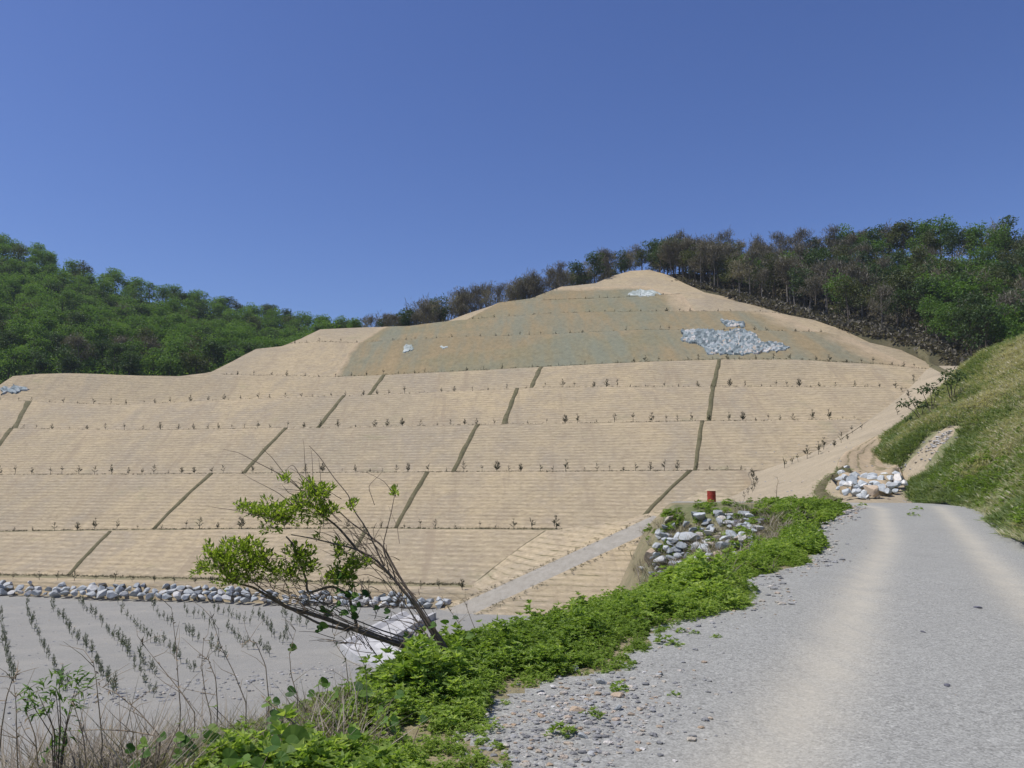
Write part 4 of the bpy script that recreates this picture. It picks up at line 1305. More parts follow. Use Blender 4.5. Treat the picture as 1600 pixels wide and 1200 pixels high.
def plant_tree(kind, p, h, label, group, name, wide=1.0):
    tm, cm = random.choice(KINDS[kind])
    e = bpy.data.objects.new(name, None); COL.objects.link(e)
    e.empty_display_size = 0.5
    s = h / 12.0
    e.location = tuple(map(float, p)); e.rotation_euler = (0, 0, random.uniform(0, 6.28)); e.scale = (s * wide, s * wide, s)
    tag(e, label, "tree", group)
    add("trunk", tm, e); add("crown", cm, e)
    return e
LAB = {'bare': ("leafless grey brown tree", "bare_tree"), 'pale': ("pale budding tree", "budding_tree"), 'olive': ("olive leafed tree", "olive_tree"),
       'green': ("fresh green leafy tree", "leafy_tree"), 'dark': ("dark green tree", "dark_tree")}
LABX = {'olive': "broadleaf_tree", 'green': "leafy_tree", 'dark': "dark_green_tree", 'bare': "bare_tree", 'pale': "budding_tree"}

# right wood
RH_LO = tab([(a[0], a[1]) for a in rh_bot]); 
cnt = 0
pts = []
tries = 0
while len(pts) < 235 and tries < 9000:
    tries += 1
    u = RNG.uniform(1020, 1700)
    f = RNG.random() ** 0.9
    b, t = [tab([(q[0], q[k]) for q in rh_bot])(u) for k in (1, 2)], [tab([(q[0], q[k]) for q in rh_top])(u) for k in (1, 2)]
    v, Y = b[0] + (t[0] - b[0]) * f, b[1] + (t[1] - b[1]) * f + 2
    p = P(u, v, Y)
    if any((p[0] - q[0]) ** 2 + (p[1] - q[1]) ** 2 < 13 for q in pts): continue
    pts.append((p[0], p[1]))
    h, n = drop(p[0], p[1], 200)
    if h is None: continue
    g_ = np.clip((u - 1150) / 330, 0, 1)
    x = RNG.random()
    kind = 'green' if x < .03 + .22 * g_ else 'olive' if x < .16 + .46 * g_ else 'dark' if x < .28 + .62 * g_ else 'pale' if x < .30 + .66 * g_ else 'bare'
    ht = RNG.uniform(10.5, 14.5) * (0.85 if f < 0.12 else 1)
    plant_tree(kind, (h[0], h[1], h[2]), ht, f"{LAB[kind][0]} in the wood on the right hillside", f"{LAB[kind][0]}s in the right wood", LABX[kind], RNG.uniform(.85, 1.2))

# trees along the ridge behind the straw hill
TOPV = tab([(490, 512), (530, 503), (560, 494), (600, 488), (650, 478), (690, 461), (740, 448), (790, 441), (830, 425), (870, 416), (920, 398), (950, 389), (985, 392), (1005, 385), (1030, 374), (1060, 370), (1100, 377), (1130, 386)])
u = 500
while u < 1130:
    for dist in (RNG.uniform(6, 12), RNG.uniform(16, 26)):
        uu = u + RNG.uniform(-8, 8)
        sp = skypoint(uu)[0]
        d = sp / np.linalg.norm(sp[:2])
        x, y = sp[0] + d[0] * dist, sp[1] + d[1] * dist
        h, n = drop(x, y, 200)
        if h is None: continue
        tv = float(TOPV(uu)) + RNG.uniform(-1, 9) - 2
        zt = P(uu, tv, y)[2]
        ht = zt - h[2]
        if ht < 2.0: continue
        x_ = RNG.random()
        kind = ('dark' if x_ < .4 else 'bare' if x_ < .8 else 'olive') if uu > 1000 else ('bare' if x_ < .55 else 'pale' if x_ < .72 else 'olive' if x_ < .86 else 'dark')
        if uu < 560: kind = random.choice(('olive', 'green', 'dark'))
        plant_tree(kind, h, min(ht, 17), f"{LAB[kind][0]} in the row on the skyline ridge behind the straw hill", f"{LAB[kind][0]}s on the ridge", LABX[kind], 1.0 if ht > 7 else 1.25)
    u += RNG.uniform(11, 17)

# left wood
pts = []
tries = 0
topL, = [tab(list(zip(lh_u, lh_top)))]
while len(pts) < 285 and tries < 20000:
    tries += 1
    u = RNG.uniform(-60, 540)
    f = RNG.random()
    tv = float(topL(u))
    v = 612 + (tv - 612) * f ** 0.85
    Y = np.interp(f, [0, .25, .5, .75, 1], [215, 240, 280, 325, 375]) + u * .02
    p = P(u, v, Y)
    if any((p[0] - q[0]) ** 2 + (p[1] - q[1]) ** 2 < 34 for q in pts): continue
    h, n = drop(p[0], p[1], 250)
    if h is None: continue
    pts.append((p[0], p[1]))
    x = RNG.random()
    low_ = f < 0.22
    kind = ('dark' if x < .35 else 'bare' if x < .6 else 'olive' if x < .8 else 'green') if low_ else ('green' if x < .7 else 'dark' if x < .88 else 'olive' if x < .98 else 'bare')
    plant_tree(kind, h, RNG.uniform(10, 12.5), f"{LAB[kind][0]} in the wood on the far left hillside", f"{LAB[kind][0]}s in the left wood", LABX[kind], RNG.uniform(1.2, 1.55))

# brushwood under the trees
ub, lb = Bag(), Bag()
for _ in range(5200):
    side = RNG.random() < .3
    if side:
        u = RNG.uniform(1060, 1640); f = RNG.random() ** 1.5
        b, t = [tab([(q[0], q[k]) for q in rh_bot])(u) for k in (1, 2)], [tab([(q[0], q[k]) for q in rh_top])(u) for k in (1, 2)]
        p = P(u, b[0] + (t[0] - b[0]) * f, b[1] + (t[1] - b[1]) * f + 1)
    else:
        u = RNG.uniform(-40, 520); f = RNG.random(); tv = float(topL(u))
        p = P(u, 612 + (tv - 612) * f ** .85, np.interp(f, [0, .25, .5, .75, 1], [215, 240, 280, 325, 375]))
    h, n = drop(p[0], p[1], 250)
    if h is None: continue
    m = 12 if side else 16
    sp_, up2 = (.7, .7) if side else (1.2, RNG.uniform(.8, 4.5))
    V, F, t_ = leaves(np.array(h) + RNG.normal(0, sp_, (m, 3)) * np.array([1, 1, .6]) + np.array([0, 0, up2]), RNG.normal(0, 1, (m, 3)) + np.array([0, 0, .6]), 1.0, .6, RNG)
    (ub if side else lb).put(V, F, t_)
o = add("brushwood", ub.mesh("brushwood", M['twigs']))
tag(o, "brown brushwood on the floor of the right wood", "undergrowth", None, "stuff")
o = add("leafy_undergrowth", lb.mesh("leafy_undergrowth", M['green']))
tag(o, "green undergrowth filling the left wood", "undergrowth", None, "stuff")

# ================================================================== YOUNG TREES ON THE BANK'S EDGE
def bank_tree(base, blobs, label, hw=0.05):
    e = bpy.data.objects.new("young_tree", None); COL.objects.link(e)
    p0 = np.array(hit(*base)[0]); e.location = tuple(p0)
    Y = p0[1]; tb, cb = Bag(), Bag(); r = np.random.default_rng(int(base[0]))
    top = None
    for k, (u, v, rad, n) in enumerate(blobs):
        c = P(u, v, Y + r.normal(0, .5)) - p0
        tb.tube([(0, 0, -.2), c * .45 + r.normal(0, .08, 3) + np.array([0, 0, c[2] * .12]), c], [hw, hw * .6, .015], 5)
        m = n
        d = r.normal(size=(m, 3)) * np.array([1, 1, .4])
        V, F, t = leaves(c + d * rad * Y / FPX * .55, d + r.normal(0, .4, (m, 3)), .32, .16, r)
        cb.put(V, F, t)
    add("trunk", tb.mesh("trunk", M['bark'], True), e); add("crown", cb.mesh("crown", M['dkgreen']), e)
    tag(e, label, "young tree", "thin young trees on the edge of the bank")
bank_tree((1487, 628), [(1489, 583, 11, 60), (1476, 590, 9, 40), (1500, 588, 8, 40), (1484, 600, 8, 30)], "tallest thin young tree on the bank's edge against the sandy hill")
bank_tree((1456, 648), [(1452, 605, 9, 45), (1440, 610, 8, 36), (1462, 612, 8, 30), (1447, 632, 7, 26)], "slender young tree second from the top on the bank's edge")
bank_tree((1442, 658), [(1425, 628, 9, 46), (1410, 631, 7, 30), (1440, 632, 8, 36), (1418, 653, 7, 30)], "lowest spreading young tree leaning out from the bank's edge")

# ================================================================== BARREL
def barrel():
    h, n = hit(1112, 786)
    Y = 44.0
    c = P(1112, 785.5, Y)
    gzv = gz(c[0], c[1]); c[2] = gzv
    rad = 13.0 / 2 * Y / FPX
    hgt_ = (P(1112, 767, Y)[2]) - c[2]
    prof_ = []
    for f in np.linspace(0, 1, 25):
        rr = 1.0
        for q in (0.33, 0.66): rr += 0.045 * math.exp(-((f - q) / 0.025) ** 2)
        for q in (0.0, 1.0): rr += 0.04 * math.exp(-((f - q) / 0.03) ** 2)
        prof_.append((rr * rad, f * hgt_))
    th = np.linspace(0, 2 * np.pi, 32, endpoint=False)
    V = np.array([[(r * math.cos(a), r * math.sin(a), z) for a in th] for r, z in prof_]).reshape(-1, 3)
    i = np.arange(25 * 32).reshape(25, 32)
    F = np.stack([i[:-1], np.roll(i, -1, 1)[:-1], np.roll(i, -1, 1)[1:], i[1:]], -1).reshape(-1, 4)
    n_ = NT("rusty_red_paint", 0.6, 0.3)
    f = n_.noise(n_.pos, 5, 6, .7)
    n_.done(n_.ramp(f, [(0.3, (0.17, 0.025, 0.015)), (0.5, (0.36, 0.045, 0.025)), (0.72, (0.16, 0.05, 0.03))]))
    e = bpy.data.objects.new("oil_drum", None); COL.objects.link(e); e.location = tuple(c)
    add("drum_body", make_mesh("drum_body", V, F, n_.m, None, True), e)
    rings = [(rad * 1.0, hgt_ - 0.005), (rad * .93, hgt_ - 0.03), (0.001, hgt_ - 0.03)]
    V = np.array([[(r * math.cos(a), r * math.sin(a), z) for a in th] for r, z in rings]).reshape(-1, 3)
    i = np.arange(3 * 32).reshape(3, 32)
    F = np.stack([i[:-1], np.roll(i, -1, 1)[:-1], np.roll(i, -1, 1)[1:], i[1:]], -1).reshape(-1, 4)
    add("lid", make_mesh("lid", V, F, n_.m), e)
    tag(e, "rusty red oil drum standing in the weeds behind the stone heap", "barrel")
barrel()

# ================================================================== CONCRETE CHANNEL behind the shrub
def on_field(u, v, z=-9.4):
    r = ray(u, v); k = (z - EYE) / r[2]
    return np.array([r[0] * k, r[1] * k, z])
def channel(pts, wid, label):
    pts = np.array([on_field(p[0], p[1]) for p in pts])
    d = np.gradient(pts, axis=0); d[:, 2] = 0; d /= np.linalg.norm(d, axis=1)[:, None]
    s = np.stack([d[:, 1], -d[:, 0], d[:, 0] * 0], 1)
    prof_ = [(-1.0, -.9), (-1.0, .12), (-.8, .12), (-.55, -.15), (.55, -.15), (.8, .12), (1.0, .12), (1.0, -.9)]
    g = np.stack([pts + s * a * wid + np.array([0, 0, b]) for a, b in prof_], 0)
    o = add("concrete_channel", make_mesh("concrete_channel", g.reshape(-1, 3), grid_faces(*g.shape[:2]), M['concrete']))
    tag(o, label, "drain channel")
channel([(655, 958, 56), (620, 975, 50), (588, 993, 45.5), (566, 1006, 43), (590, 1022, 40), (640, 1042, 35), (690, 1062, 31)], 1.55, "white concrete drain channel bending behind the leaning shrub")
PALE = []
for q in range(3):
    V, F = rock_shape(340 + q); PALE.append(make_mesh("boulder", V, F, M['concrete'], None, False))
for u, v, s_ in ((718, 1000, 26), (738, 1008, 20), (722, 1020, 22), (702, 1012, 18), (632, 985, 24), (650, 1000, 20), (610, 1008, 18), (665, 1015, 18)):
    h = on_field(u, v, -9.5)
    rock(h, s_ * .5 * h[1] / FPX * 1.2, "pale whitish boulder behind the base of the leaning shrub", "pale boulders behind the shrub", PALE[int(u) % 3], .8)

# ================================================================== STONES ON THE TRACK
RB = Bag()
SM = [rock_shape(400 + s, ICO1, 6, (1, .8, .6)) for s in range(6)]
def small_stone(x, y, sz, t):
    V, F = SM[RNG.integers(6)]
    a = RNG.uniform(0, 6.28); ca, sa = math.cos(a), math.sin(a)
    W = V * sz * np.array([1, 1, .6]); W = np.stack([W[:, 0] * ca - W[:, 1] * sa, W[:, 0] * sa + W[:, 1] * ca, W[:, 2]], 1)
    RB.put(W + np.array([x, y, gz(x, y) + sz * .15]), F, t)
zz = 0
for _ in range(4200):      # rubble patch between the weeds and the gravel
    y = RNG.normal(5.7, 0.75); x = RNG.normal(0.45 + (y - 5.9) * 0.35, 0.36)
    if x < BORDER(y) - .5: continue
    small_stone(x, y, 0.003 + 0.03 * RNG.random() ** 6, RNG.random())
for _ in range(5000):      # loose chips all over the near track
    y = 3.6 + 11 * RNG.random() ** 1.8; x = float(BORDER(y)) + RNG.random() * (float(FOOT(y)) - float(BORDER(y)))
    q = np.array([x]), np.array([y])
    if min(pl_dist(*q, TR1)[0], pl_dist(*q, TR2)[0]) < .4 and RNG.random() < .85: continue
    small_stone(x, y, 0.002 + 0.007 * RNG.random() ** 6, RNG.random() * .8)
for _ in range(500):       # stones at the weeds' edge farther along
    y = RNG.uniform(8, 40); x = float(BORDER(y)) + abs(RNG.normal(0, .35)) - .1
    small_stone(x, y, 0.02 + 0.07 * RNG.random() ** 3 * (y / 20), RNG.random())
o = add("loose_gravel", RB.mesh("loose_gravel", M['rubble']))
tag(o, "loose gravel chips and rubble lying on the track", "gravel", None, "stuff")
stone_mats = {}
def stone_proto(seed, mat): 
    V, F = rock_shape(seed, ICO2, 9, (1, .8, .55)); return make_mesh("stone", V, F, mat, None, False)
STL = [stone_proto(700 + s, M['rock']) for s in range(4)]; STT = [stone_proto(710 + s, M['tanrock']) for s in range(3)]; STD = [stone_proto(720 + s, M['darkrock']) for s in range(2)]
for u, v, s, kind, lab in ((895, 1046, 26, 'l', "large grey stone half under the weeds at the top of the rubble patch"), (941, 1068, 22, 'l', "pale flat topped stone in the rubble with a dark underside"),
                           (935, 1085, 16, 't', "orange tan stone below the flat topped stone"), (966, 1088, 22, 't', "flat cream stone on the right side of the rubble patch"), (903, 1112, 26, 't', "broad tan stone in the middle of the rubble patch"),
                           (950, 1130, 12, 'l', "small white stone in the lower rubble patch"), (966, 1108, 18, 'l', "rounded grey green stone at the rubble's right edge"), (912, 1152, 20, 'l', "greenish grey stone low in the rubble patch"),
                           (965, 1130, 14, 'l', "bright white stone next to the track gravel"), (880, 1085, 18, 'l', "pale lilac grey stone at the left of the rubble patch"), (845, 1082, 16, 'l', "light stone at the rubble's left end under the weeds"),
                           (923, 1178, 14, 'l', "white stone at the bottom of the rubble patch"), (1030, 1055, 16, 'l', "flat grey stone on gravel right of the rubble"),
                           (1480, 1072, 16, 'd', "dark slate chip lying on the right half of the track"), (1443, 988, 10, 'd', "small bluish dark stone between the wheel ruts"), (1527, 950, 14, 'd', "flat dark clod in the right wheel rut"),
                           (1288, 826, 9, 'l', "pale stone at the weeds' edge near the track's crest"), (1282, 834, 9, 't', "cream stone at the weeds' edge near the track's crest"), (1307, 812, 7, 'l', "small pale stone nearest the crest at the left road edge"),
                           (1271, 850, 8, 'l', "grey stone at the weeds' edge below the cream one")):
    h, n = hit(u, v)
    if h is None: continue
    me_ = random.choice({'l': STL, 't': STT, 'd': STD}[kind])
    sz = s * .5 * h[1] / FPX
    o = add("stone", me_, None, (h[0], h[1], h[2] + sz * .15), (random.uniform(-.2, .2), random.uniform(-.2, .2), random.uniform(0, 6.28)), (sz, sz, sz * (.9 if kind != 'd' else .5)))
    tag(o, lab, "stone")
# debris on the sandy gully and near the wall
DB = Bag()
for _ in range(120):
    u, v = RNG.normal(1462, 17), 0
    v = 694 + (1462 - u) * 0.75 + RNG.normal(0, 7)
    h, n = hit(u, v)
    if h is None: continue
    V, F = SM[RNG.integers(6)]
    DB.put(V * RNG.uniform(.04, .16) * np.array([1.3, 1, .6]) + np.array(h), F, RNG.choice((.42, .55, .65, .98)))
for _ in range(160):
    u, v = RNG.uniform(1180, 1420), RNG.uniform(655, 785)
    h, n = hit(u, v)
    if h is None or h[1] < 44: continue
    V, F = SM[RNG.integers(6)]
    DB.put(V * RNG.uniform(.03, .12) + np.array(h), F, RNG.random() * .5 + .3)
for _ in range(1100):
    X_, Y_ = RNG.uniform(-66, -4), RNG.uniform(34, 84)
    h, n = drop(X_, Y_, 20)
    if h is None or h[2] > -8.5: continue
    V, F = SM[RNG.integers(6)]
    DB.put(V * RNG.uniform(.03, .12) * np.array([1, 1, .6]) + np.array(h), F, RNG.random() * .8)
for _ in range(900):
    X_ = RNG.uniform(-34, -6); Y_ = 44 + .42 * (X_ + 28) + RNG.normal(0, .9) - abs(RNG.normal(0, 2)) * (RNG.random() < .3)
    h, n = drop(X_, Y_, 20)
    if h is None: continue
    V, F = SM[RNG.integers(6)]
    DB.put(V * RNG.uniform(.03, .13) + np.array(h), F, RNG.random() * .65)
o = add("stone_debris", DB.mesh("stone_debris", M['rubble']))
tag(o, "scattered stone debris on the sandy gully, the ramp and the field's edge", "debris", None, "stuff")

# ================================================================== THE LEANING SHRUB
def shrub():
    Y0 = 7.4
    base = P(700, 1040, Y0)
    r = np.random.default_rng(5)
    e = bpy.data.objects.new("leaning_shrub", None); COL.objects.link(e); e.location = tuple(base)
    def W(u, v, dy=0.0): return P(u, v, Y0 + dy) - base
    tb, tw, cb = Bag(), Bag(), Bag()
    def limb(pts, r0, r1, bag=tb, dy0=0.0, dy1=0.0, sides=7):
        n = len(pts)
        c = np.array([W(u, v, dy0 + (dy1 - dy0) * k / max(1, n - 1)) for k, (u, v) in enumerate(pts)])
        s = np.linspace(0, n - 1, n * 4)
        c = np.stack([np.interp(s, range(n), c[:, a]) for a in range(3)], 1)
        c[1:-1] = (c[:-2] + 2 * c[1:-1] + c[2:]) / 4
        c += np.stack([fbm(np.stack([s * 1.3 + r0 * 900, s * 0 + a * 5 + pts[0][0], s * 0], -1), 3) for a in range(3)], 1) * 0.006
        bag.tube(c, np.linspace(r0, r1, len(c)), sides)
    limb([(705, 1050), (672, 1028), (640, 1012), (605, 1000), (572, 990), (540, 978), (505, 966), (480, 958)], .03, .016, dy1=.2)
    limb([(480, 958), (450, 950), (425, 935), (395, 918), (365, 910), (335, 905)], .019, .006, dy0=.2, dy1=.3)
    limb([(545, 985), (500, 975), (465, 958), (430, 935), (405, 918), (390, 905)], .013, .005, dy0=.1, dy1=.1)
    limb([(560, 985), (552, 960), (545, 930), (520, 915), (480, 928), (478, 905), (468, 880), (458, 850), (447, 838)], .015, .007, dy0=.2, dy1=.0)
    limb([(705, 1035), (672, 985), (648, 945), (625, 915), (600, 890), (575, 872), (555, 855)], .015, .009, dy0=.1, dy1=.3)
    limb([(555, 855), (530, 825), (505, 805), (490, 790), (465, 760)], .012, .005, dy0=.3, dy1=.4)
    limb([(700, 1030), (678, 985), (655, 950), (632, 925), (606, 893), (580, 868), (545, 855), (515, 848), (480, 840), (455, 836)], .014, .005, dy0=.0, dy1=-.1)
    for q in range(4):
        ox, oy = r.normal(0, 9), r.normal(0, 5)
        limb([(704 + ox * .3, 1034), (676 + ox, 985 + oy), (646 + ox, 938 + oy), (612 + ox * 1.3, 898 + oy), (580 + ox * 1.5, 862 + oy * 2), (552 + ox * 2, 830 + oy * 3)], r.uniform(.005, .008), .0015, tb, r.normal(0, .1), r.normal(.1, .2), 5)
    for q in range(6):
        ox, oy = r.normal(0, 8), r.normal(0, 4)
        limb([(690, 1040 + oy), (640 + ox, 1008 + oy), (590 + ox, 992 + oy), (540 + ox, 972 + oy), (490 + ox, 950 + oy * 2), (440 + ox * 2, 930 + oy * 3)], r.uniform(.006, .01), .002, tb, r.normal(0, .08), r.normal(.1, .2), 5)
    limb([(708, 1030), (690, 1000), (662, 960), (640, 925), (615, 885), (600, 855), (575, 835), (550, 818), (530, 800)], .015, .005, dy0=-.1, dy1=.1)
    limb([(600, 885), (590, 862), (578, 838), (566, 815), (552, 795), (545, 775), (520, 745), (500, 715), (483, 697)], .008, .0025, dy1=.1)
    limb([(618, 905), (612, 885), (602, 868), (598, 850), (605, 825), (612, 800), (617, 775)], .007, .003)
    limb([(610, 905), (604, 878), (598, 855)], .006, .003)
    limb([(490, 790), (470, 765), (445, 745), (420, 732), (400, 722), (375, 708), (350, 703)], .006, .0018, dy0=.4, dy1=.5)
    limb([(465, 760), (445, 740), (425, 715), (410, 700)], .004, .0015, dy0=.4)
    limb([(460, 790), (435, 770), (405, 755), (380, 740)], .004, .0012, dy0=.2)
    limb([(440, 815), (400, 805), (365, 797), (325, 792)], .005, .0015)
    limb([(585, 790), (575, 760), (600, 735), (560, 735)], .003, .001)
    for (u, v) in ((500, 735), (488, 720), (476, 705)):
        limb([(u + 8, 790), (u + 2, (v + 790) / 2), (u, v), (u - 3, v - 20)], .004, .001, dy0=.2, dy1=.3)
    limb([(617, 775), (600, 752), (575, 738), (558, 736)], .003, .001)
    # fine dead twigs
    anchors = [(480, 950), (440, 930), (410, 915), (520, 960), (560, 870), (545, 850), (500, 930), (600, 890), (580, 850), (640, 940), (470, 890), (520, 800), (490, 770), (560, 930), (620, 960), (600, 1010), (545, 1000), (660, 990)]
    for k in range(230):
        u, v = anchors[r.integers(len(anchors))]
        u += r.normal(0, 16); v += r.normal(0, 10)
        a = r.uniform(1.2, 4.6); ln = r.uniform(18, 70)
        p1 = (u + math.cos(a) * ln * .5 + r.normal(0, 4), v - abs(math.sin(a)) * ln * .5 + r.normal(0, 4))
        p2 = (u + math.cos(a) * ln, v - abs(math.sin(a)) * ln * r.uniform(.2, 1.1))
        dy = r.normal(.1, .25)
        limb([(u, v), p1, p2], .0036, .0014, tw, dy, dy + r.normal(0, .15), 4)
    # leaves
    blobs = [(435, 808, 30, 22, 210), (470, 790, 26, 22, 160), (405, 800, 22, 10, 70), (385, 793, 18, 7, 40), (500, 772, 17, 16, 110), (505, 800, 18, 15, 110), (485, 760, 14, 10, 40),
             (445, 748, 9, 7, 18), (352, 880, 24, 22, 170), (380, 858, 24, 18, 150), (335, 870, 18, 18, 90), (315, 888, 12, 12, 40), (410, 875, 20, 20, 110), (365, 905, 24, 14, 100), (390, 888, 20, 20, 120),
             (430, 895, 14, 14, 50), (468, 870, 18, 22, 120), (455, 895, 14, 14, 60), (485, 885, 12, 16, 50), (538, 898, 20, 16, 110), (555, 880, 16, 12, 60), (530, 862, 10, 16, 46), (520, 905, 10, 10, 36),
             (550, 790, 7, 8, 20), (616, 769, 5, 7, 16), (574, 880, 8, 6, 18), (495, 840, 5, 4, 8)]
    for u, v, su, sv_, n in blobs:
        n = int(n * 2.7)
        an_, rd_ = r.uniform(0, 6.28, n), r.random(n) ** .7
        wob_ = .85 + .35 * np.sin(an_ * 3 + u) + .2 * np.sin(an_ * 7 + v)
        uu, vv = u + np.cos(an_) * rd_ * wob_ * su * 1.2, v + np.sin(an_) * rd_ * wob_ * sv_ * 1.2
        pos = np.array([W(a, b, r.normal(.1, .16)) for a, b in zip(uu, vv)])
        ctr = W(u, v, .1)
        dirs = (pos - ctr) * 4 + r.normal(0, .35, (n, 3)) + np.array([0, 0, .55])
        V, F, t = leaves(pos, dirs, .055, .023, r, .2, .15)
        cb.put(V, F, np.clip(t, 0, 1))
        for _ in range(max(2, n // 14)):
            k = r.integers(n)
            tw.tube([ctr + r.normal(0, .02, 3), (ctr + pos[k]) / 2 + r.normal(0, .02, 3), pos[k]], [.004, .0025, .001], 4)
    o = add("stems", tb.mesh("stems", M['shrubbark'], True), e)
    add("twigs", tw.mesh("twigs", M['shrubbark'], True), e)
    add("foliage", cb.mesh("foliage", M['shrubleaf']), e)
    tag(e, "leaning half bare shrub with green leaf clusters beside the track", "shrub")
    # climbing vine over the shrub: large round leaves
    vb, vs = Bag(), Bag()
    ev = bpy.data.objects.new("climbing_vine", None); COL.objects.link(ev); ev.location = tuple(base)
    spots = [(520, 920), (535, 930), (548, 912), (555, 940), (575, 932), (560, 955), (525, 945), (540, 965), (605, 958), (582, 960), (545, 900), (520, 900), (512, 980), (500, 995), (452, 1015), (540, 1035), (690, 975), (715, 968), (700, 1000), (660, 990), (640, 985), (655, 1000), (720, 1010), (735, 1000), (598, 1048), (530, 1010), (510, 950), (575, 925)]
    prev = W(560, 1020, .1)
    def roundleaf(c, s, tint):
        nrm = np.array([r.normal(0, .5), -.55 + r.normal(0, .4), .75]); nrm /= np.linalg.norm(nrm)
        a = np.cross(nrm, [0.2, .3, 1]); a /= np.linalg.norm(a); b = np.cross(nrm, a)
        th = np.linspace(0, 2 * np.pi, 16, endpoint=False)
        rad = np.array([.25, .8, .97, 1.02, 1.0, .98, 1.0, 1.1, 1.3, 1.1, 1.0, .98, 1.0, 1.02, .97, .8])
        y_ = np.sin(th) * rad
        ring = c + (np.cos(th) * rad)[:, None] * a * s + y_[:, None] * b * s + nrm * s * (.28 * np.abs(y_) - .12 * np.cos(th))[:, None] + r.normal(0, .03, (16, 3)) * s
        V = np.concatenate([ring, [c]])
        F = np.array([[16, k, (k + 1) % 16, (k + 2) % 16] for k in range(0, 16, 2)])
        return V, F, tint
    for u, v in spots:
        for _ in range(2 if v < 960 else 1):
            c = W(u + r.normal(0, 7), v + r.normal(0, 7), r.normal(-.05, .15))
            V, F, t = roundleaf(c, r.uniform(.028, .048), r.random() * .8)
            vb.put(V, F, t)
        if False: vs.tube([c + np.array([r.normal(0, .03), r.normal(0, .03), -.16]), c + np.array([r.normal(0, .015), 0, -.07]), c], [.003, .0025, .0015], 4)
        if r.random() < .5: prev = c
    vs.tube([W(600, 1040), W(575, 1005), W(555, 970), W(535, 940), W(548, 915), W(525, 900)], [.005, .0045, .004, .003, .0025, .0015], 5)
    add("vine_stem", vs.mesh("vine_stem", M['shrubbark'], True), ev); add("vine_leaves", vb.mesh("vine_leaves", M['vineleaf']), ev)
    tag(ev, "dark round leafed vine climbing over the foot of the leaning shrub", "vine")
    return roundleaf
roundleaf = shrub()

# broad leafed creepers in the foreground weeds: one thing per plant
rr_ = np.random.default_rng(31)
creep = [(470, 1165, 4.3, 9, .1), (350, 1150, 4.5, 7, .085), (280, 1165, 4.4, 6, .075), (560, 1085, 5.4, 8, .075), (505, 1075, 5.6, 7, .07), (620, 1065, 6.0, 7, .07), (680, 1050, 6.4, 8, .075), (420, 1110, 4.9, 7, .075), (630, 1130, 4.8, 6, .07), (240, 1150, 4.2, 5, .06), (210, 1180, 4.0, 5, .06), (365, 1190, 3.9, 6, .09), (905, 1195, 4.3, 2, .06)]
clabs = ["broad leafed creeper with one very large pale leaf in the foreground weeds", "broad leafed creeper left of the very large pale leaf", "dark broad leafed creeper at the left end of the foreground weeds", "broad leafed creeper below the shrub's lower limb", "broad leafed creeper at the crest of the weeds left below the shrub", "light broad leafed creeper under the shrub's trunk", "broad leafed creeper around the shrub's base", "broad leafed creeper beside the fallen straw coloured stalk", "small broad leafed creeper in the middle of the foreground weeds", "small creeper at the far left tip of the weeds", "small creeper at the bottom left corner of the weeds", "broad leafed creeper at the bottom edge of the photo under the large pale leaf", "two leaved dark sprig at the bottom edge beside the gravel"]
for (u, v, Y, n, s), lab in zip(creep, clabs):
    p0 = P(u, v, Y); zg = gz(p0[0], p0[1])
    e = bpy.data.objects.new("creeper", None); COL.objects.link(e); e.location = (p0[0], p0[1], zg)
    vb, vs = Bag(), Bag()
    top = min(max(p0[2] - zg, .15), .34)
    for k in range(n):
        c = np.array([rr_.normal(0, .13), rr_.normal(0, .13), top * rr_.uniform(.75, 1.15)])
        ss = s * .5 * rr_.uniform(.7, 1.1) * (1.9 if k == 0 and u == 470 else 1)
        V, F, t = roundleaf(c, ss, min(1, rr_.random() + (.5 if k == 0 and u == 470 else 0)))
        add("leaf", make_mesh("leaf", V, F, M['vineleaf'], None, False, tint=np.full(len(V), t)), e)
        vs.tube([(c[0] * .3, c[1] * .3, 0), (c[0] * .6, c[1] * .6, c[2] * .6), c], [.004, .003, .002], 4)
    add("stem", vs.mesh("stem", M['shrubbark'], True), e)
    tag(e, lab, "creeper")

# taller bushy weed that rises above the verge
def bushy(u, v, Y, h, label, seed, mat='weed', name="bushy_weed", nst=46):
    p0 = P(u, v, Y); zg = gz(p0[0], p0[1])
    V, F, T = weed_proto(seed, h * 1.15, 90, 6, .055, .026, .7)
    o = add(name, make_mesh(name, V, F, M[mat], None, False, tint=np.clip(T - .05, 0, 1)), None, (p0[0], p0[1], zg))
    tag(o, label, "bush")
bushy(778, 1026, 7.8, .42, "round bushy weed standing above the verge just right of the shrub", 901)
bushy(880, 1000, 8.9, .36, "bushy weed on the verge in front of the straw bank", 902)
bushy(1150, 930, 12.6, .45, "darker bushy weed where the verge bulges towards the track", 903)
bushy(1000, 990, 9.6, .4, "dense leafy clump at the gravel's edge above the rubble", 904)

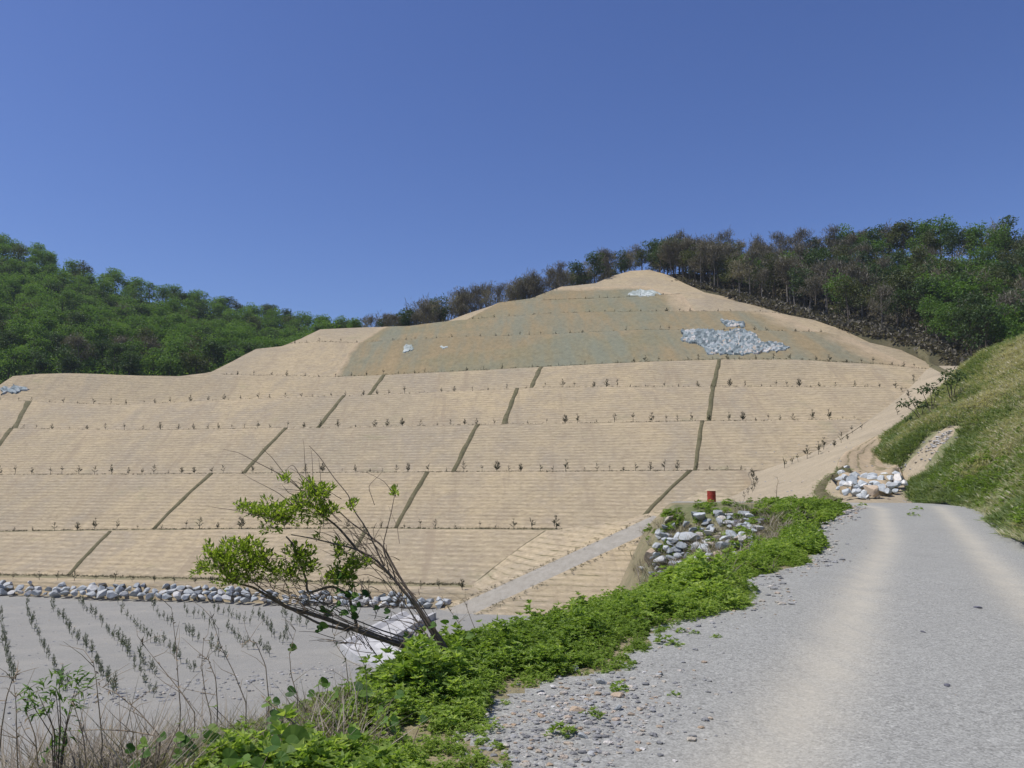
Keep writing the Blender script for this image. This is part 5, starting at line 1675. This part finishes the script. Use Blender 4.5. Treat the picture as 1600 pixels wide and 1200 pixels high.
# small leafy plant at the lower left
def lower_left_plant():
    Y = 4.2; base = P(92, 1215, Y)
    zg = base[2] - .05
    e = bpy.data.objects.new("leafy_plant", None); COL.objects.link(e); e.location = tuple(base)
    r = np.random.default_rng(77); b, s = Bag(), Bag()
    for (u, v, du) in ((92, 1060, 0), (60, 1085, -1), (120, 1080, 1), (75, 1110, -1), (110, 1105, 1), (88, 1085, 0), (100, 1150, 0), (88, 1175, 0), (50, 1100, -1), (122, 1060, 1)):
        c = P(u, v, Y + r.normal(0, .06)) - base
        s.tube([(0, 0, -max(.1, base[2] - gz(base[0], base[1]))), np.array([c[0] * .3, c[1] * .3, c[2] * .55]), c], [.004, .003, .0015], 5)
        n = 22
        dirs = r.normal(0, .7, (n, 3)) + np.array([du * .8, 0, .5])
        V, F, t = leaves(np.repeat(c[None], n, 0) + r.normal(0, .025, (n, 3)), dirs, .06, .014, r, .2, .35)
        b.put(V, F, .3 + .7 * t)
    add("stem", s.mesh("stem", M['shrubbark'], True), e); add("foliage", b.mesh("foliage", M['vineleaf']), e)
    tag(e, "lone narrow leafed plant at the lower left in front of the gravel field", "plant")
lower_left_plant()

# dry stalks standing at the edge of the embankment
def stalk(pts, Y, label, r0=.006, twigs=4, heads=True):
    base = P(*pts[0], Y); r = np.random.default_rng(int(pts[0][0] * 7 + pts[-1][1]))
    c = np.array([P(u, v, Y + .02 * k) - base for k, (u, v) in enumerate(pts)])
    c = np.concatenate([[c[0] + np.array([0, 0, -max(.1, base[2] - gz(base[0], base[1])) if Y < 30 else -.25])], c])
    b = Bag(); s = np.linspace(0, len(c) - 1, len(c) * 4)
    cc = np.stack([np.interp(s, range(len(c)), c[:, a]) for a in range(3)], 1)
    b.tube(cc, np.linspace(r0, r0 * .3, len(cc)), 5)
    for _ in range(twigs):
        k = r.integers(len(cc) // 3, len(cc))
        d = np.array([r.normal(0, .12), r.normal(0, .06), r.uniform(.03, .16)])
        b.tube([cc[k], cc[k] + d * .5 + r.normal(0, .01, 3), cc[k] + d], [r0 * .45, r0 * .3, r0 * .15], 4)
    if heads:
        n = 10
        V, F, t = leaves(cc[r.integers(len(cc) // 2, len(cc), size=n)], r.normal(0, .6, (n, 3)) + np.array([0, 0, .4]), .035, .009, r)
        b.put(V, F, .5)
    o = add("dry_stalk", b.mesh("dry_stalk", M['straw_stalk'], True), None, base)
    tag(o, label, "dry stalk", "dry stalks in front of the gravel field")
ST = [([(305, 1115), (282, 1080), (250, 1040), (222, 1005)], 4.8, "long bare stalk leaning left across the gravel field"),
      ([(385, 1100), (365, 1050), (345, 1010), (328, 955)], 5.2, "tall straight dry stalk leaning left, the longest of them"),
      ([(282, 1110), (278, 1060), (275, 1010), (268, 950)], 5.0, "upright thin dry stalk between two leaning ones"),
      ([(340, 1110), (337, 1060), (325, 1030), (308, 1027)], 5.0, "dry stalk with a hooked tip over the gravel field"),
      ([(250, 1150), (215, 1110), (180, 1082), (155, 1072)], 4.4, "brown branching twig sagging over the left edge of the weeds"),
      ([(245, 1150), (200, 1142), (160, 1140), (105, 1142)], 4.3, "nearly horizontal dark twig pointing left"),
      ([(160, 1160), (155, 1110), (150, 1060), (145, 1030)], 4.3, "upright dry stalk right of the lone narrow leafed plant"),
      ([(28, 1210), (26, 1160), (25, 1100), (22, 1070)], 4.0, "dry stalk with a seed head at the lower left corner"),
      ([(2, 1140), (10, 1090), (20, 1060), (28, 1050)], 4.2, "dry stalk cut by the left edge of the photo"),
      ([(420, 1095), (415, 1040), (400, 1005), (388, 1000), (378, 1012)], 5.4, "dry stalk with a drooping curled tip"),
      ([(135, 1200), (130, 1150), (118, 1110), (112, 1090)], 4.1, "short dry stalk with a dark head beside the lone plant"),
      ([(545, 1075), (540, 1030), (520, 1000), (535, 960)], 6.2, "crooked dry stalk under the shrub's lower limb"),
      ([(575, 1080), (570, 1040), (555, 1010), (560, 980)], 6.3, "bare dark stalk just left of the white channel"),
      ([(610, 1050), (625, 1010), (645, 985), (650, 960)], 6.8, "dry stalk crossing the white channel"),
      ([(730, 1000), (715, 970), (700, 950), (690, 930)], 8.2, "brownish stalk leaning left at the straw bank's lower end"),
      ([(745, 990), (735, 965), (728, 945), (722, 935)], 8.4, "brownish stalk right of the shrub in front of the path"),
      ([(330, 1120), (320, 1080), (315, 1040), (318, 1000)], 5.1, "thin grey stalk standing behind the hooked one"),
      ([(465, 1090), (455, 1055), (452, 1020), (462, 985)], 5.6, "thin stalk rising towards the shrub's left limb"),
      ([(462, 1135), (445, 1118), (430, 1105), (414, 1094)], 4.5, "fallen straw coloured stalk lying across the weeds"),
      ([(60, 1205), (55, 1150), (40, 1110), (45, 1085)], 4.1, "dry stalk left of the lone narrow leafed plant"),
      ([(1213, 775), (1214, 760), (1216, 752), (1214, 745)], 40, "isolated tall stalk above the weeds in front of the sandy ramp")]
for k, (p, Y, lab) in enumerate(ST):
    stalk(p, Y, lab, .02 if Y > 30 else (.009 if k == 18 else .0045), 0 if k == 18 else 5)
# fine dry grass along the left end of the embankment
DG = [tuft_proto(s + 80, 9, 0.42, 0.007) for s in range(5)]
dg = []
for _ in range(760):
    u = RNG.uniform(-20, 560) if RNG.random() < .6 else RNG.uniform(-20, 240); Y = RNG.uniform(4.0, 5.6) + (u > 300) * .6
    p = P(u, 1200 - (u / 560) * 110 + RNG.normal(0, 16), Y)
    zz_ = gz(p[0], p[1])
    dg.append((p[0], p[1], zz_ - .02, np.clip((p[2] - zz_) * 2.2 + .25, .5, 2.2) * RNG.uniform(.75, 1.15), RNG.uniform(-.3, .2)))
V, F, T = stamp([(V * np.array([1, 1, 1.15]), F, T) for V, F, T in DG], dg, RNG)
me = make_mesh("thin_dry_grass", V, F, M['drygrass'], None, False, tint=T)
o = add("thin_dry_grass", me); tag(o, "thin grey dry grass at the left edge of the embankment", "dry grass", None, "stuff")

# ------------------------------------------------------------------ thin summer haze
def haze():
    x0, x1, y0, y1, z0, z1 = -700, 700, -60, 900, -18.2, 170
    V = [(x, y, z) for z in (z0, z1) for y in (y0, y1) for x in (x0, x1)]
    F = [(0, 2, 3, 1), (4, 5, 7, 6), (0, 1, 5, 4), (2, 6, 7, 3), (0, 4, 6, 2), (1, 3, 7, 5)]
    m = bpy.data.materials.new("haze_air"); m.use_nodes = True
    t = m.node_tree; t.nodes.clear()
    v = t.nodes.new("ShaderNodeVolumePrincipled"); out = t.nodes.new("ShaderNodeOutputMaterial")
    v.inputs['Color'].default_value = (0.82, 0.9, 1.0, 1)
    v.inputs['Density'].default_value = 0.00013
    t.links.new(v.outputs[0], out.inputs['Volume'])
    tag(add("haze", make_mesh("haze", V, F, m)), "thin pale air haze", None, None, "stuff")
haze()
